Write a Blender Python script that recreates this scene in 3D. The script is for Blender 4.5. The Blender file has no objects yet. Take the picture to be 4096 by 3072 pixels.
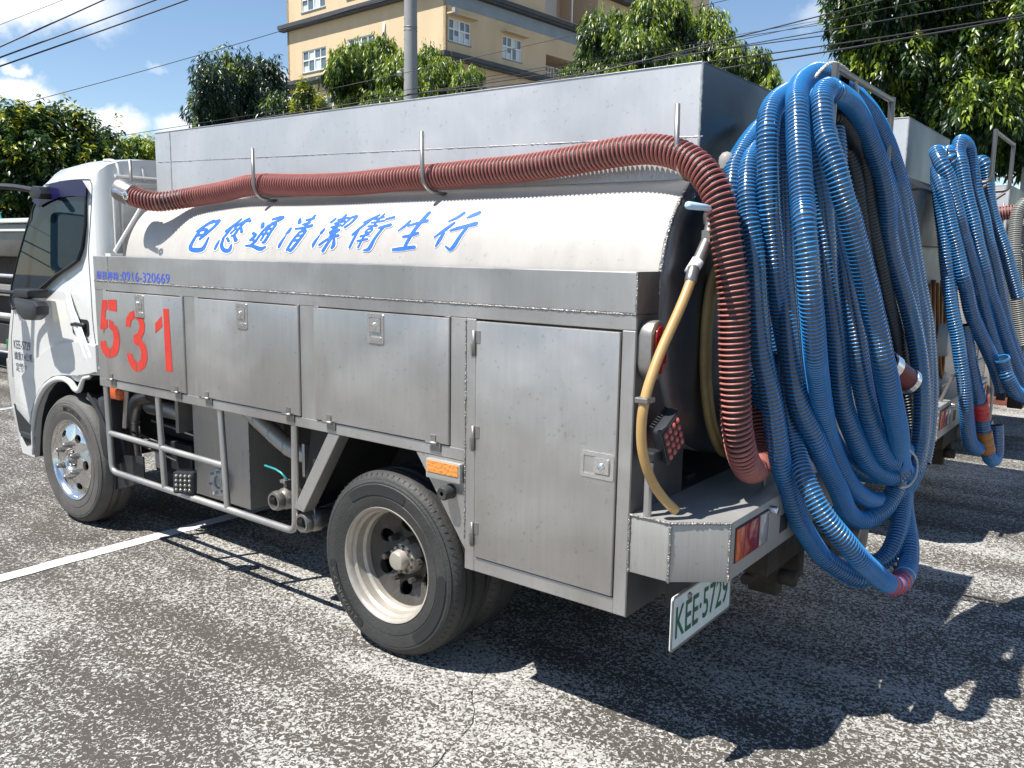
import bpy, bmesh, math, random
import numpy as np
from mathutils import Vector, Matrix
random.seed(7)
RNG = np.random.default_rng(11)
SC = bpy.context.scene
COL = SC.collection
R = math.radians

# ------------------------------------------------------------------ camera
cam = bpy.data.cameras.new('camera')
cam.lens = 30.02; cam.sensor_width = 36; cam.clip_start = 0.05; cam.clip_end = 2000
camo = bpy.data.objects.new('camera', cam); COL.objects.link(camo)
yaw, pitch, roll = -0.6491, -0.1515, 0.0167
cy_, sy_, cp_, sp_ = math.cos(yaw), math.sin(yaw), math.cos(pitch), math.sin(pitch)
fw = Vector((sy_*cp_, cy_*cp_, sp_)); rt = Vector((cy_, -sy_, 0)); up = rt.cross(fw)
c_, s_ = math.cos(roll), math.sin(roll)
rt2 = rt*c_ + up*s_; up2 = up*c_ - rt*s_
M = Matrix((rt2, up2, -fw)).transposed().to_4x4(); M.translation = Vector((1.2759, -2.3037, 1.637))
camo.matrix_world = M
SC.camera = camo

# ------------------------------------------------------------------ view
SC.view_settings.view_transform = 'Standard'; SC.view_settings.look = 'None'
SC.view_settings.gamma = 1; SC.view_settings.exposure = 0.80
SC.view_settings.use_curve_mapping = False

# ------------------------------------------------------------------ sky and sun
SUN = Vector((-0.275, -0.48, 1.0)).normalized()          # towards the sun
elev = math.asin(SUN.z); rotz = math.atan2(SUN.x, SUN.y)
W = bpy.data.worlds.new('World'); SC.world = W; W.use_nodes = True
nt = W.node_tree; nt.nodes.clear()
def N(t, kind, **kw):
    n = t.nodes.new(kind)
    for k, v in kw.items():
        if k.startswith('_'): setattr(n, k[1:], v)
        else:
            k2 = int(k[1:]) if k[0] == 'i' and k[1:].isdigit() else k.replace('__', ' ')
            n.inputs[k2].default_value = v
    return n
out = N(nt, 'ShaderNodeOutputWorld'); bg = N(nt, 'ShaderNodeBackground'); bg.inputs[1].default_value = 0.088
sky = N(nt, 'ShaderNodeTexSky', _sky_type='NISHITA', _sun_disc=False, _sun_elevation=elev, _sun_rotation=rotz % (2*math.pi),
        _air_density=1.0, _dust_density=0.0, _ozone_density=3.0, _altitude=0)
tc = N(nt, 'ShaderNodeTexCoord')
no = N(nt, 'ShaderNodeTexNoise'); no.inputs['Scale'].default_value = 22; no.inputs['Detail'].default_value = 8; no.inputs['Roughness'].default_value = .62
nt.links.new(tc.outputs['Generated'], no.inputs['Vector'])
sub = N(nt, 'ShaderNodeVectorMath', _operation='SUBTRACT'); nt.links.new(no.outputs['Color'], sub.inputs[0]); sub.inputs[1].default_value = (.5, .5, .5)
scl = N(nt, 'ShaderNodeVectorMath', _operation='SCALE'); nt.links.new(sub.outputs[0], scl.inputs[0]); scl.inputs['Scale'].default_value = 0.055
add = N(nt, 'ShaderNodeVectorMath', _operation='ADD'); nt.links.new(tc.outputs['Generated'], add.inputs[0]); nt.links.new(scl.outputs[0], add.inputs[1])
CLOUDS = [((-0.888,0.399,0.232),0.0903,0.0318,1),((-0.907,0.393,0.149),0.0344,0.0142,.95),((-0.876,0.465,0.125),0.0387,0.0163,.95),((-0.890,0.436,0.137),0.0172,0.0095,.45),
 ((-0.842,0.525,0.126),0.0258,0.0146,.8),((-0.779,0.606,0.162),0.0224,0.0344,.95),((-0.906,0.388,0.171),0.0172,0.0077,.7),((-0.847,0.500,0.182),0.0086,0.0086,.25),
 ((-0.310,0.918,0.246),0.0292,0.0138,.35),((0.75,0.5,0.3),0.1720,0.0430,.9),((0.3,-0.9,0.32),0.1892,0.0516,.9),((-0.6,-0.75,0.28),0.1548,0.0430,.8)]
prev = None
for c, rx, rz, op in CLOUDS:
    a = N(nt, 'ShaderNodeVectorMath', _operation='SUBTRACT'); nt.links.new(add.outputs[0], a.inputs[0]); a.inputs[1].default_value = c
    b = N(nt, 'ShaderNodeVectorMath', _operation='MULTIPLY'); nt.links.new(a.outputs[0], b.inputs[0]); b.inputs[1].default_value = (1/rx, 1/rx, 1/rz)
    l = N(nt, 'ShaderNodeVectorMath', _operation='LENGTH'); nt.links.new(b.outputs[0], l.inputs[0])
    m = N(nt, 'ShaderNodeMapRange', i1=1.25, i2=.45, i3=0.0, i4=op); m.interpolation_type = 'SMOOTHSTEP'; nt.links.new(l.outputs['Value'], m.inputs[0])
    if prev is None: prev = m
    else:
        mx = N(nt, 'ShaderNodeMath', _operation='MAXIMUM'); nt.links.new(prev.outputs[0], mx.inputs[0]); nt.links.new(m.outputs[0], mx.inputs[1]); prev = mx
mix = N(nt, 'ShaderNodeMix', _data_type='RGBA'); nt.links.new(prev.outputs[0], mix.inputs[0])
nt.links.new(sky.outputs[0], mix.inputs[6]); mix.inputs[7].default_value = (8.0, 8.1, 8.3, 1)
nt.links.new(mix.outputs[2], bg.inputs[0]); nt.links.new(bg.outputs[0], out.inputs[0])
sl = bpy.data.lights.new('sun', 'SUN'); sl.energy = 5.0; sl.angle = R(.53); sl.color = (1, .965, .91)
so = bpy.data.objects.new('sun', sl); COL.objects.link(so); so.location = SUN*60
so.rotation_euler = (-SUN).to_track_quat('-Z', 'Y').to_euler()

# ------------------------------------------------------------------ materials
MATS = {}
def mat(name, col, rough=.5, metal=0, spec=.5, coat=0, trans=0, emit=None, bump=None, var=None, stretch=None, rvar=0, alpha=1, ior=1.5):
    """bump=(scale, strength, detail), var=(scale, amount): colour varies, stretch=(x,y,z) object-space stretch of the noise"""
    m = bpy.data.materials.new(name); m.use_nodes = True; t = m.node_tree; p = t.nodes['Principled BSDF']
    p.inputs['Base Color'].default_value = (*col, 1); p.inputs['Roughness'].default_value = rough; p.inputs['Metallic'].default_value = metal
    p.inputs['Specular IOR Level'].default_value = spec; p.inputs['Coat Weight'].default_value = coat; p.inputs['Coat Roughness'].default_value = .06
    p.inputs['Transmission Weight'].default_value = trans; p.inputs['IOR'].default_value = ior
    if bump or var or rvar:
        tcn = N(t, 'ShaderNodeTexCoord'); mp = N(t, 'ShaderNodeMapping'); mp.inputs['Scale'].default_value = stretch or (1, 1, 1)
        t.links.new(tcn.outputs['Object'], mp.inputs['Vector'])
    if var or rvar:
        vs, va = var or (3, 0)
        n1 = N(t, 'ShaderNodeTexNoise', Scale=vs, Detail=5.0, Roughness=.6); t.links.new(mp.outputs[0], n1.inputs['Vector'])
        if va:
            mr = N(t, 'ShaderNodeMapRange', i1=.3, i2=.7, i3=1-va, i4=1+va); t.links.new(n1.outputs[0], mr.inputs[0])
            vm = N(t, 'ShaderNodeVectorMath', _operation='SCALE'); vm.inputs[0].default_value = col; t.links.new(mr.outputs[0], vm.inputs['Scale'])
            t.links.new(vm.outputs[0], p.inputs['Base Color'])
        if rvar:
            mr = N(t, 'ShaderNodeMapRange', i1=.3, i2=.7, i3=max(.02, rough-rvar), i4=rough+rvar); t.links.new(n1.outputs[0], mr.inputs[0])
            t.links.new(mr.outputs[0], p.inputs['Roughness'])
    if bump:
        n2 = N(t, 'ShaderNodeTexNoise', Scale=bump[0], Detail=float(bump[2])); t.links.new(mp.outputs[0], n2.inputs['Vector'])
        b = N(t, 'ShaderNodeBump', Strength=bump[1], Distance=.01); t.links.new(n2.outputs[0], b.inputs['Height']); t.links.new(b.outputs[0], p.inputs['Normal'])
    MATS[name] = m
    return m

def steel(name, col, rough, metal, grain=(70, 70, 3), smudge=.10, streak=.07, dent=.12, aniso=0.0):
    m = bpy.data.materials.new(name); m.use_nodes = True; t = m.node_tree; p = t.nodes['Principled BSDF']; p.inputs['Metallic'].default_value = metal
    tcn = N(t, 'ShaderNodeTexCoord')
    mp = N(t, 'ShaderNodeMapping'); mp.inputs['Scale'].default_value = grain; t.links.new(tcn.outputs['Object'], mp.inputs[0])
    g = N(t, 'ShaderNodeTexNoise', Scale=1.6, Detail=4.0, Roughness=.65); t.links.new(mp.outputs[0], g.inputs['Vector'])
    s = N(t, 'ShaderNodeTexNoise', Scale=2.3, Detail=5.0, Roughness=.55, Distortion=.6); t.links.new(tcn.outputs['Object'], s.inputs['Vector'])
    sp = N(t, 'ShaderNodeTexNoise', Scale=55.0, Detail=2.0, Roughness=.5); t.links.new(tcn.outputs['Object'], sp.inputs['Vector'])
    a = N(t, 'ShaderNodeMapRange', i1=.3, i2=.7, i3=1-smudge, i4=1+smudge*.6); t.links.new(s.outputs[0], a.inputs[0])
    b = N(t, 'ShaderNodeMapRange', i1=.3, i2=.7, i3=1-streak, i4=1+streak); t.links.new(g.outputs[0], b.inputs[0])
    ml = N(t, 'ShaderNodeMath', _operation='MULTIPLY'); t.links.new(a.outputs[0], ml.inputs[0]); t.links.new(b.outputs[0], ml.inputs[1])
    d = N(t, 'ShaderNodeMapRange', i1=.66, i2=.74, i3=1.0, i4=.8); t.links.new(sp.outputs[0], d.inputs[0])
    ml2 = N(t, 'ShaderNodeMath', _operation='MULTIPLY'); t.links.new(ml.outputs[0], ml2.inputs[0]); t.links.new(d.outputs[0], ml2.inputs[1])
    vm = N(t, 'ShaderNodeVectorMath', _operation='SCALE'); vm.inputs[0].default_value = col; t.links.new(ml2.outputs[0], vm.inputs['Scale'])
    t.links.new(vm.outputs[0], p.inputs['Base Color'])
    r = N(t, 'ShaderNodeMapRange', i1=.35, i2=.65, i3=rough-.07, i4=rough+.09); t.links.new(s.outputs[0], r.inputs[0]); t.links.new(r.outputs[0], p.inputs['Roughness'])
    bp1 = N(t, 'ShaderNodeBump', Strength=.10, Distance=.003); t.links.new(g.outputs[0], bp1.inputs['Height'])
    big = N(t, 'ShaderNodeTexNoise', Scale=3.5, Detail=1.0); t.links.new(tcn.outputs['Object'], big.inputs['Vector'])
    bp2 = N(t, 'ShaderNodeBump', Strength=dent, Distance=.06); t.links.new(big.outputs[0], bp2.inputs['Height']); t.links.new(bp1.outputs[0], bp2.inputs['Normal'])
    t.links.new(bp2.outputs[0], p.inputs['Normal'])
    MATS[name] = m
    return m
steel('steel', (.47, .452, .428), .42, .78, grain=(26, 26, 3), streak=.045, smudge=.14)
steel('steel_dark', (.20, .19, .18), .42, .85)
steel('steel_bright', (.53, .535, .54), .45, .42, grain=(20, 20, 4), smudge=.09, streak=.03)
steel('steel_mirror', (.13, .135, .14), .42, .9, smudge=.18, dent=.12)
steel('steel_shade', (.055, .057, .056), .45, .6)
steel('cast_steel', (.30, .285, .265), .42, .8, grain=(40, 40, 40))
steel('tank_paint', (.41, .388, .355), .45, 0.0, grain=(10, 10, .9), smudge=.06, streak=.06, dent=.08)
steel('bumper_paint', (.36, .35, .33), .5, .45, smudge=.07)
mat('white_paint', (.60, .60, .575), .22, coat=.7, var=(2, .03))
mat('grey_seam', (.05, .05, .05), .6)
mat('weld', (.30, .29, .275), .45, .8, bump=(160, .9, 2), var=(90, .25))
mat('black_plastic', (.022, .023, .026), .48, bump=(120, .1, 2))
mat('grey_plastic', (.028, .030, .034), .40)
mat('rubber', (.035, .034, .032), .62, bump=(90, .25, 3), var=(6, .28))
mat('rubber_worn', (.085, .080, .073), .7, bump=(90, .25, 3), var=(7, .25))
mat('rubber_black', (.018, .018, .018), .6)
mat('chrome', (.74, .73, .71), .17, .95, var=(9, .08), rvar=.06)
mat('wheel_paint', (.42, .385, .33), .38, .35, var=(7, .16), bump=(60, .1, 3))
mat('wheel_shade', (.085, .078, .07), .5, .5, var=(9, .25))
mat('glass_dark', (.006, .016, .026), .02, spec=.30, ior=1.45)
mat('visor_plastic', (.012, .010, .060), .18, spec=.2)
mat('orange_lens', (.55, .085, .008), .2, coat=.3)
mat('amber_lens', (.66, .25, .05), .22, coat=.4, bump=(90, .4, 1))
mat('led_red', (.42, .09, .07), .25, coat=.5)
mat('led_clear', (.20, .20, .16), .2, coat=.6)
mat('red_lens', (.26, .006, .008), .2, coat=.3)
mat('lens_clear', (.34, .33, .30), .16, coat=.5)
mat('plate_white', (.62, .68, .66), .4, var=(14, .1))
mat('plate_green', (.012, .10, .055), .4)
mat('letter_blue', (.030, .125, .56), .38, var=(60, .2))
mat('letter_white', (.85, .85, .85), .4)
mat('letter_grey', (.09, .09, .13), .5)
mat('phone_blue', (.06, .10, .52), .45, var=(90, .3))
mat('red_paint', (.54, .035, .02), .55, var=(16, .12))
mat('tape_white', (.78, .79, .80), .3, coat=.5, bump=(45, .6, 3), var=(40, .1))
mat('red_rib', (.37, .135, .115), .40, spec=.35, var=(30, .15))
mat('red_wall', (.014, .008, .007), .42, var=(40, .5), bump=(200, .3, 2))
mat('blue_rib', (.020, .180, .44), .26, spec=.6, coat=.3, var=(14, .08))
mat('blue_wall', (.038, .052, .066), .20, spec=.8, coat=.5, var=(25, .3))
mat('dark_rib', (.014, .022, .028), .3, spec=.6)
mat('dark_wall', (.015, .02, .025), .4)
mat('grey_rib', (.28, .28, .25), .35)
mat('grey_wall', (.09, .09, .08), .4)
mat('yellow_rubber', (.46, .28, .10), .38, coat=.25, var=(9, .12))
mat('yellow_rubber_shaded', (.24, .175, .065), .45, var=(9, .2))  # darker copy of the yellow rubber, shade put into its colour
mat('orange_rubber', (.33, .13, .03), .4, var=(9, .2))
mat('rope', (.55, .53, .47), .85, bump=(160, .8, 2), var=(90, .3))
mat('red_tape', (.46, .03, .035), .4, bump=(60, .4, 2))
mat('maroon', (.14, .015, .018), .35)
mat('handle_blue', (.42, .60, .72), .3, coat=.5)
mat('handle_teal', (.02, .25, .25), .35)
mat('engine_dark', (.02, .019, .018), .7, bump=(30, .4, 3))
mat('chassis', (.022, .021, .020), .65, var=(6, .3))
mat('rust', (.035, .028, .021), .8, var=(14, .4), bump=(50, .5, 4))
mat('green_paint', (.01, .16, .05), .4)
mat('wire', (.020, .020, .028), .5)
mat('pole', (.27, .275, .27), .75, var=(3, .08), bump=(40, .15, 3))
mat('porcelain', (.55, .53, .5), .3)
mat('brick', (.20, .06, .04), .85, bump=(30, .6, 4), var=(7, .3))
mat('block_grey', (.34, .33, .31), .85, bump=(24, .6, 4), var=(6, .2))
mat('wall_yellow', (.60, .465, .29), .9, bump=(9, .25, 5), var=(.5, .09), stretch=(1.6, 1.6, .35))
mat('wall_peach', (.58, .43, .30), .9, var=(.8, .04))
mat('ledge_dark', (.055, .058, .062), .6, var=(2, .2))
mat('band_grey', (.24, .29, .32), .7, var=(1.5, .1))
mat('frame_white', (.74, .75, .74), .45)
mat('pane', (.10, .13, .13), .06, spec=1, coat=.6)
mat('curtain', (.55, .60, .58), .35, coat=.5)
mat('bark', (.11, .085, .06), .9, bump=(18, .8, 5), var=(6, .3))
mat('ground_stone', (.4, .39, .36), .9)
def leafmat(name, col, tcol, rough=.35):
    m = bpy.data.materials.new(name); m.use_nodes = True; t = m.node_tree; p = t.nodes['Principled BSDF']
    p.inputs['Roughness'].default_value = rough; p.inputs['Specular IOR Level'].default_value = .55
    oi = N(t, 'ShaderNodeNewGeometry')
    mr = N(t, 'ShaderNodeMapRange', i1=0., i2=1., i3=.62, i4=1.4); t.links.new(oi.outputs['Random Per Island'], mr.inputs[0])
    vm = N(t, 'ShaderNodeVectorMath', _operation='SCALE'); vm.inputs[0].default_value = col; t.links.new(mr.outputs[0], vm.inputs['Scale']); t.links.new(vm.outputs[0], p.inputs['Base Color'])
    tr = N(t, 'ShaderNodeBsdfTranslucent'); tr.inputs[0].default_value = (*tcol, 1)
    mx = N(t, 'ShaderNodeMixShader', i0=.33); o = t.nodes['Material Output']
    t.links.new(p.outputs[0], mx.inputs[1]); t.links.new(tr.outputs[0], mx.inputs[2]); t.links.new(mx.outputs[0], o.inputs[0])
    MATS[name] = m
leafmat('leaf_dark', (.018, .040, .016), (.03, .08, .015))
leafmat('leaf_mid', (.042, .085, .016), (.08, .17, .018))
leafmat('leaf_light', (.22, .29, .03), (.36, .46, .04))
leafmat('leaf_yellow', (.34, .36, .03), (.5, .5, .04))
leafmat('leaf_blue', (.035, .062, .045), (.04, .09, .04), .28)

# asphalt: dark binder, pale worn stone tips whose density drifts over the yard
m = bpy.data.materials.new('asphalt'); m.use_nodes = True; t = m.node_tree; p = t.nodes['Principled BSDF']; MATS['asphalt'] = m
tcn = N(t, 'ShaderNodeTexCoord')
w1 = N(t, 'ShaderNodeTexNoise', Scale=64.0, Detail=3.0, Roughness=.6, Distortion=1.1); t.links.new(tcn.outputs['Object'], w1.inputs['Vector'])
v1 = N(t, 'ShaderNodeTexVoronoi', Scale=75.0); t.links.new(tcn.outputs['Object'], v1.inputs['Vector'])
lg = N(t, 'ShaderNodeTexNoise', Scale=.9, Detail=6.0, Roughness=.62, Distortion=.8); t.links.new(tcn.outputs['Object'], lg.inputs['Vector'])
mpw = N(t, 'ShaderNodeMapping'); mpw.inputs['Rotation'].default_value = (0, 0, R(28)); mpw.inputs['Scale'].default_value = (.5, 3.4, 1); t.links.new(tcn.outputs['Object'], mpw.inputs[0])
st = N(t, 'ShaderNodeTexNoise', Scale=1.1, Detail=3.0, Roughness=.5); t.links.new(mpw.outputs[0], st.inputs['Vector'])
th = N(t, 'ShaderNodeMath', _operation='ADD'); t.links.new(lg.outputs[0], th.inputs[0]); t.links.new(st.outputs[0], th.inputs[1])
thr = N(t, 'ShaderNodeMapRange', i1=.78, i2=1.22, i3=.585, i4=.435); t.links.new(th.outputs[0], thr.inputs[0])
sx = N(t, 'ShaderNodeSeparateXYZ'); t.links.new(tcn.outputs['Object'], sx.inputs[0])
gx = N(t, 'ShaderNodeMapRange', i1=-1.8, i2=-4.2, i3=0., i4=.055); gx.interpolation_type = 'SMOOTHSTEP'; t.links.new(sx.outputs[0], gx.inputs[0])
thx = N(t, 'ShaderNodeMath', _operation='ADD'); t.links.new(thr.outputs[0], thx.inputs[0]); t.links.new(gx.outputs[0], thx.inputs[1])
df = N(t, 'ShaderNodeMath', _operation='SUBTRACT'); t.links.new(w1.outputs[0], df.inputs[0]); t.links.new(thx.outputs[0], df.inputs[1])
sp = N(t, 'ShaderNodeMapRange', i1=-.004, i2=.026, i3=0., i4=1.); t.links.new(df.outputs[0], sp.inputs[0])
vm_ = N(t, 'ShaderNodeMapRange', i1=.0, i2=.55, i3=1.15, i4=.55); t.links.new(v1.outputs['Distance'], vm_.inputs[0])
spm = N(t, 'ShaderNodeMath', _operation='MULTIPLY'); t.links.new(sp.outputs[0], spm.inputs[0]); t.links.new(vm_.outputs[0], spm.inputs[1])
base = N(t, 'ShaderNodeMix', _data_type='RGBA'); base.inputs[6].default_value = (.040, .035, .030, 1); base.inputs[7].default_value = (.100, .089, .075, 1); t.links.new(lg.outputs[0], base.inputs[0])
cl = N(t, 'ShaderNodeMix', _data_type='RGBA'); t.links.new(spm.outputs[0], cl.inputs[0]); t.links.new(base.outputs[2], cl.inputs[6]); cl.inputs[7].default_value = (.54, .525, .49, 1)
t.links.new(cl.outputs[2], p.inputs['Base Color']); p.inputs['Roughness'].default_value = .85; p.inputs['Specular IOR Level'].default_value = .3
bb = N(t, 'ShaderNodeBump', Strength=.55, Distance=.006); t.links.new(w1.outputs[0], bb.inputs['Height']); t.links.new(bb.outputs[0], p.inputs['Normal'])

# worn road paint
m = bpy.data.materials.new('road_paint'); m.use_nodes = True; t = m.node_tree; p = t.nodes['Principled BSDF']; MATS['road_paint'] = m
tcn = N(t, 'ShaderNodeTexCoord'); w = N(t, 'ShaderNodeTexNoise', Scale=45.0, Detail=3.0, Roughness=.7); t.links.new(tcn.outputs['Object'], w.inputs[0])
mr = N(t, 'ShaderNodeMapRange', i1=.30, i2=.36, i3=0., i4=1.); t.links.new(w.outputs[0], mr.inputs[0])
cm = N(t, 'ShaderNodeMix', _data_type='RGBA'); t.links.new(mr.outputs[0], cm.inputs[0]); cm.inputs[6].default_value = (.25, .24, .22, 1); cm.inputs[7].default_value = (.62, .62, .60, 1)
t.links.new(cm.outputs[2], p.inputs['Base Color']); p.inputs['Roughness'].default_value = .7
b = N(t, 'ShaderNodeBump', Strength=.4, Distance=.004); t.links.new(w.outputs[0], b.inputs['Height']); t.links.new(b.outputs[0], p.inputs['Normal'])

# ------------------------------------------------------------------ mesh helpers
def wloc(o):
    v = Vector((0, 0, 0))
    while o is not None: v += o.location; o = o.parent
    return v
def tag(o, label=None, cat=None, group=None, kind=None):
    if label: o['label'] = label
    if cat: o['category'] = cat
    if group: o['group'] = group
    if kind: o['kind'] = kind
    return o
def link_mesh(name, me, mats, parent=None, smooth=False, loc=None):
    for mm in ([mats] if isinstance(mats, str) else mats): me.materials.append(MATS[mm])
    if smooth: me.shade_smooth()
    o = bpy.data.objects.new(name, me); COL.objects.link(o)
    if parent is not None:
        o.parent = parent; off = wloc(parent)
        if off.length > 0: me.transform(Matrix.Translation(-off))
    elif loc is not None:
        o.location = loc; me.transform(Matrix.Translation(-Vector(loc)))
    return o
def obj(name, bm, mats, parent=None, smooth=False, loc=None, recalc=True):
    if recalc: bmesh.ops.recalc_face_normals(bm, faces=bm.faces)
    me = bpy.data.meshes.new(name); bm.to_mesh(me); bm.free()
    o = link_mesh(name, me, mats, parent, False, loc)
    if smooth:
        me.shade_smooth()
        if smooth == 'auto':
            me.set_sharp_from_angle(angle=R(35))
    return o
def empty(name, loc, label, cat, group=None):
    o = bpy.data.objects.new(name, None); COL.objects.link(o); o.location = loc; o.empty_display_size = .2
    return tag(o, label, cat, group)
def B(): return bmesh.new()
def box(bm, x0, x1, y0, y1, z0, z1, mi=0, bev=0):
    vs = [bm.verts.new((x, y, z)) for x in (x0, x1) for y in (y0, y1) for z in (z0, z1)]
    fs = [(0,1,3,2),(4,6,7,5),(0,4,5,1),(2,3,7,6),(0,2,6,4),(1,5,7,3)]
    ff = [bm.faces.new([vs[i] for i in f]) for f in fs]
    for f in ff: f.material_index = mi
    if bev:
        es = list({e for f in ff for e in f.edges}); r = bmesh.ops.bevel(bm, geom=es, offset=bev, segments=2, affect='EDGES', profile=.5)
        for f in r['faces']: f.material_index = mi
    return ff
def prism(bm, poly, ax, a, b, mi=0, bev=0):
    """poly: 2D points in the other two axes (in xyz order), extruded along axis ax from a to b"""
    def P(u, v, w):
        return {0: (w, u, v), 1: (u, w, v), 2: (u, v, w)}[ax]
    A = [bm.verts.new(P(u, v, a)) for u, v in poly]; Bv = [bm.verts.new(P(u, v, b)) for u, v in poly]
    fs = [bm.faces.new(A), bm.faces.new(Bv[::-1])]
    n = len(poly)
    for i in range(n): fs.append(bm.faces.new((A[i], Bv[i], Bv[(i+1) % n], A[(i+1) % n])))
    for f in fs: f.material_index = mi
    if bev:
        es = list(fs[0].edges) + list(fs[1].edges)
        bmesh.ops.bevel(bm, geom=list(set(es)), offset=bev, segments=2, affect='EDGES', profile=.5)
    bmesh.ops.triangulate(bm, faces=[f for f in bm.faces if len(f.verts) > 6])
def catmull(pts, per):
    P = [np.array(p, float) for p in pts]; P = [2*P[0]-P[1]] + P + [2*P[-1]-P[-2]]; out_ = []
    for i in range(1, len(P)-2):
        for k in range(per):
            t_ = k/per; a, b_, c, d = P[i-1:i+3]
            out_.append(.5*((2*b_)+(-a+c)*t_+(2*a-5*b_+4*c-d)*t_**2+(-a+3*b_-3*c+d)*t_**3))
    out_.append(P[-2]); return np.array(out_)
def resample(P, step):
    d = np.r_[0, np.cumsum(np.linalg.norm(np.diff(P, axis=0), axis=1))]; n = max(2, int(round(d[-1]/step))+1)
    s = np.linspace(0, d[-1], n); return np.stack([np.interp(s, d, P[:, i]) for i in range(3)], 1), d[-1]
def frames(P):
    T = np.gradient(P, axis=0); T /= np.linalg.norm(T, axis=1)[:, None]
    a = np.array([0, 0, 1.]) if abs(T[0][2]) < .9 else np.array([1., 0, 0])
    u = np.cross(T[0], a); u /= np.linalg.norm(u); U = [u]
    for i in range(1, len(P)):
        u = U[-1] - T[i]*(U[-1] @ T[i]); u /= np.linalg.norm(u); U.append(u)
    U = np.array(U); return T, U, np.cross(T, U)
def tube(bm, pts, r, n=8, mi=0, smooth_pts=0, cap=True):
    P = catmull(pts, smooth_pts) if smooth_pts else np.array([np.array(p, float) for p in pts])
    T, U, V = frames(P) if len(P) > 2 else frames(np.array([P[0], (P[0]+P[1])/2, P[1]]))
    if len(P) == 2: T, U, V = T[[0, 2]], U[[0, 2]], V[[0, 2]]
    rr = np.full(len(P), r) if np.isscalar(r) else np.interp(np.linspace(0, 1, len(P)), np.linspace(0, 1, len(r)), r)
    # mitre sharp corners
    rings = []
    for i in range(len(P)):
        rings.append([bm.verts.new(tuple(P[i]+rr[i]*(math.cos(a)*U[i]+math.sin(a)*V[i]))) for a in np.linspace(0, 2*math.pi, n, endpoint=False)])
    for i in range(len(P)-1):
        for j in range(n):
            f = bm.faces.new((rings[i][j], rings[i][(j+1) % n], rings[i+1][(j+1) % n], rings[i+1][j])); f.material_index = mi; f.smooth = True
    if cap:
        for q in (rings[0], rings[-1][::-1]):
            f = bm.faces.new(q); f.material_index = mi
def bent(pts, rad, seg=5):
    """polyline with rounded corners"""
    P = [Vector(p) for p in pts]; out_ = [P[0]]
    for i in range(1, len(P)-1):
        a = (P[i-1]-P[i]); b_ = (P[i+1]-P[i]); k = min(rad, a.length*.45, b_.length*.45)
        s, e = P[i]+a.normalized()*k, P[i]+b_.normalized()*k
        for q in range(seg+1):
            t_ = q/seg; out_.append((1-t_)**2*s+2*t_*(1-t_)*P[i]+t_*t_*e)
    out_.append(P[-1]); return [tuple(v) for v in out_]
def lathe(bm, prof, c, ax=1, n=40, mi=0, smooth=True, a0=0, a1=2*math.pi):
    """prof: (radius, coordinate along axis)"""
    full = abs(a1-a0-2*math.pi) < 1e-6
    angs = np.linspace(a0, a1, n, endpoint=not full); rings = []
    for r, h in prof:
        ring = []
        for a in angs:
            u, v = r*math.cos(a), r*math.sin(a)
            p_ = {1: (c[0]+u, c[1]+h, c[2]+v), 0: (c[0]+h, c[1]+u, c[2]+v), 2: (c[0]+u, c[1]+v, c[2]+h)}[ax]
            ring.append(bm.verts.new(p_))
        rings.append(ring)
    m_ = len(angs)
    for i in range(len(prof)-1):
        for j in range(m_ if full else m_-1):
            f = bm.faces.new((rings[i][j], rings[i][(j+1) % m_], rings[i+1][(j+1) % m_], rings[i+1][j])); f.material_index = mi; f.smooth = smooth
    return rings
def disc(bm, c, r, ax, n=16, mi=0):
    vs = []
    for a in np.linspace(0, 2*math.pi, n, endpoint=False):
        u, v = r*math.cos(a), r*math.sin(a); vs.append(bm.verts.new({1: (c[0]+u, c[1], c[2]+v), 0: (c[0], c[1]+u, c[2]+v), 2: (c[0]+u, c[1]+v, c[2])}[ax]))
    f = bm.faces.new(vs); f.material_index = mi; return f
def holed(bm, outer, holes, mapf, mi=0, thick=None):
    """flat sheet with holes: loops in 2D, mapf(u,v,d) -> 3D; thick gives the depth of the cut edges"""
    loops = []
    for lp in [outer]+holes:
        vs = [bm.verts.new((u, v, 0)) for u, v in lp]; es = [bm.edges.new((vs[i], vs[(i+1) % len(vs)])) for i in range(len(vs))]; loops.append((vs, es))
    r = bmesh.ops.triangle_fill(bm, use_beauty=True, edges=[e for l in loops for e in l[1]])
    fs = [g for g in r['geom'] if isinstance(g, bmesh.types.BMFace)]
    for f in fs: f.material_index = mi
    if thick:
        for vs, es in loops:
            back = [bm.verts.new((v.co.x, v.co.y, thick)) for v in vs]
            for i in range(len(vs)):
                j = (i+1) % len(vs); f = bm.faces.new((vs[i], vs[j], back[j], back[i])); f.material_index = mi
    for v in bm.verts:
        pass
    allv = {v for f in bm.faces for v in f.verts}
    for v in allv: v.co = mapf(v.co.x, v.co.y, v.co.z)
def circ2(cx, cy, r, n=14, ry=None, rot=0):
    o = []
    for a in np.linspace(0, 2*math.pi, n, endpoint=False):
        u, v = r*math.cos(a), (ry or r)*math.sin(a); o.append((cx+u*math.cos(rot)-v*math.sin(rot), cy+u*math.sin(rot)+v*math.cos(rot)))
    return o
def rrect(x0, x1, y0, y1, r, n=4):
    o = []
    for cx, cy, a0 in ((x1-r, y1-r, 0), (x0+r, y1-r, 90), (x0+r, y0+r, 180), (x1-r, y0+r, 270)):
        for k in range(n+1): a = R(a0+90*k/n); o.append((cx+r*math.cos(a), cy+r*math.sin(a)))
    return o
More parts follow.
